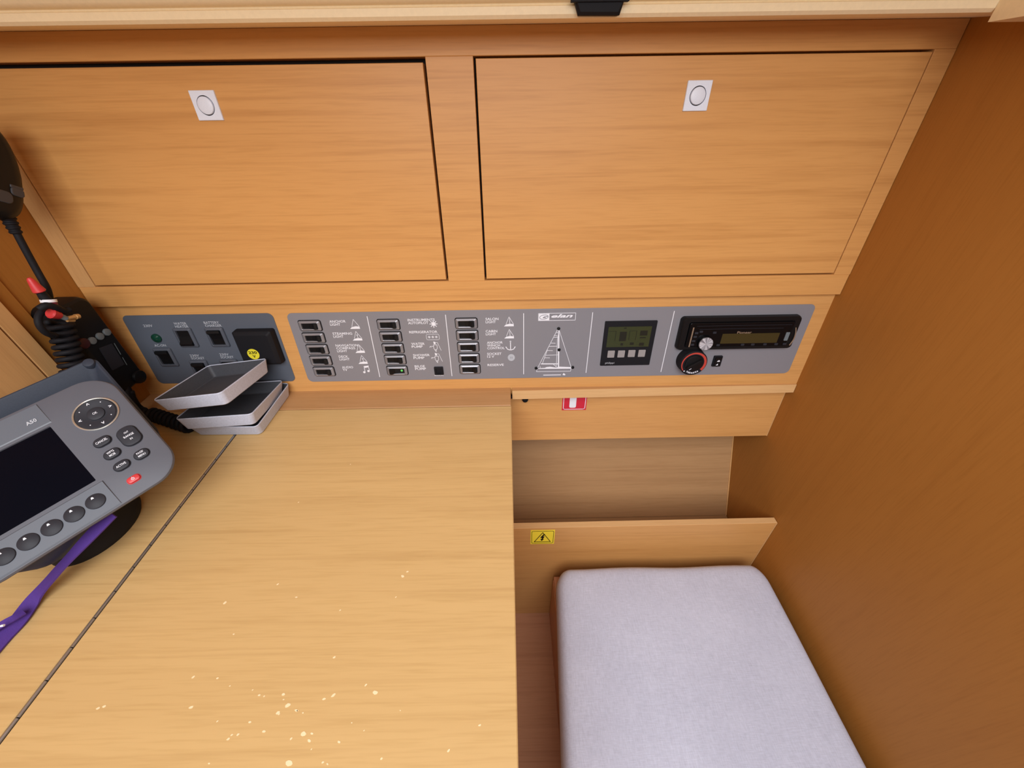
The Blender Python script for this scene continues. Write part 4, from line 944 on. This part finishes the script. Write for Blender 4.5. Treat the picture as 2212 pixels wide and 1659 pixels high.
# cable end with red caps, hooked over the coil
ce = thing('cable_connectors', 'cable ends with red caps, white ring and bare brass pins above the radio set', 'cable', Matrix.Translation(at_x(105, 650, XM)))
XE = XM+.012
bm = B(); a, b = at_x(62, 600, XE), at_x(86, 630, XE); tube(bm, [a, a.lerp(b, .12), a.lerp(b, .2), a.lerp(b, .95), b], [.0016, .0030, .0034, .0060, .0054], 14); obj('red_cap', bm, M_redp, ce, world=True, smooth=.7, label='red conical cap')
bm = B(); c, d = at_x(88, 632, XE), at_x(102, 650, XE); tube(bm, [b, c, c.lerp(d, .5), d], [.0048, .0042, .0050, .0050], 12); obj('terminal', bm, M_blackm, ce, world=True, smooth=.7)
bm = B(); a, b = at_x(104, 647, XE), at_x(106, 653, XE); tube(bm, [a, b], .0072, 18); obj('white_ring', bm, M_white, ce, world=True, smooth=.7, label='white ring')
bm = B(); c = at_x(110, 661, XE); tube(bm, [b, c], [.0068, .0064], 18); obj('maroon_sleeve', bm, M_mar, ce, world=True, smooth=.7, label='maroon sleeve')
bm = B(); a, b = at_x(106, 676, XE), at_x(130, 682, XE); tube(bm, [a, a.lerp(b, .15), a.lerp(b, .9), b], [.0050, .0064, .0046, .0038], 12); obj('red_cap', bm, M_redp, ce, world=True, smooth=.7, label='red cap beside the pins')
bm = B(); c = at_x(143, 688, XE); tube(bm, [b, c], [.0034, .0030], 12); obj('terminal', bm, M_teal, ce, world=True, smooth=.7)
bm = B(); d = at_x(170, 683, XE); tube(bm, [c, c.lerp(d, .7), c.lerp(d, .72), d], [.0026, .0026, .0034, .0031], 12); obj('brass_pin', bm, M_brass, ce, world=True, smooth=.7, label='brass coloured pin')
bm = B(); c = at_x(145, 692, XE-.004); d = at_x(160, 692, XE-.004); tube(bm, [c, d], .0022, 10); obj('brass_pin', bm, M_brass, ce, world=True, smooth=.7)
bm = B(); tube(bm, spline([at_x(84, 668, XE), at_x(100, 660, XE+.004), at_x(120, 664, XE+.004), at_x(138, 672, XE), at_x(150, 668, XE)], 6), .0040, 10); obj('wire', bm, M_blackm, ce, world=True, smooth=2)

# ================================================================== BLACK CLIP ON THE HEADLINER
a, b, cc, d = at_y(1240, 2, .478), at_y(1350, 2, .478), at_y(1338, 33, .478), at_y(1248, 33, .478)
clip = thing('ceiling_clip', 'black plastic clip on the cream headliner edge above the lockers', 'clip', Matrix.Translation(((a.x+b.x)/2, .483, .055)))
bm = B(); xs = [d.x, cc.x, b.x, a.x]; zs = [d.z, cc.z, a.z+.002, a.z+.002]
loft(bm, [[(xs[0]+.001, .486, zs[0]), (xs[1]-.001, .486, zs[1]), (xs[2], .486, zs[2]), (xs[3], .486, zs[3])], [(xs[0], .478, zs[0]), (xs[1], .478, zs[1]), (xs[2], .478, zs[2]), (xs[3], .478, zs[3])], [(xs[0]+.002, .4755, zs[0]+.002), (xs[1]-.002, .4755, zs[1]+.002), (xs[2]-.001, .4755, zs[2]), (xs[3]+.001, .4755, zs[3])]])
obj('clip_body', bm, M_blackm, clip, world=True)
bm = B(); box(bm, a.x-.003, b.x+.003, .4735, .4795, a.z-.0012, a.z+.0012, .0004); obj('clip_lip', bm, M_blackm, clip, world=True)
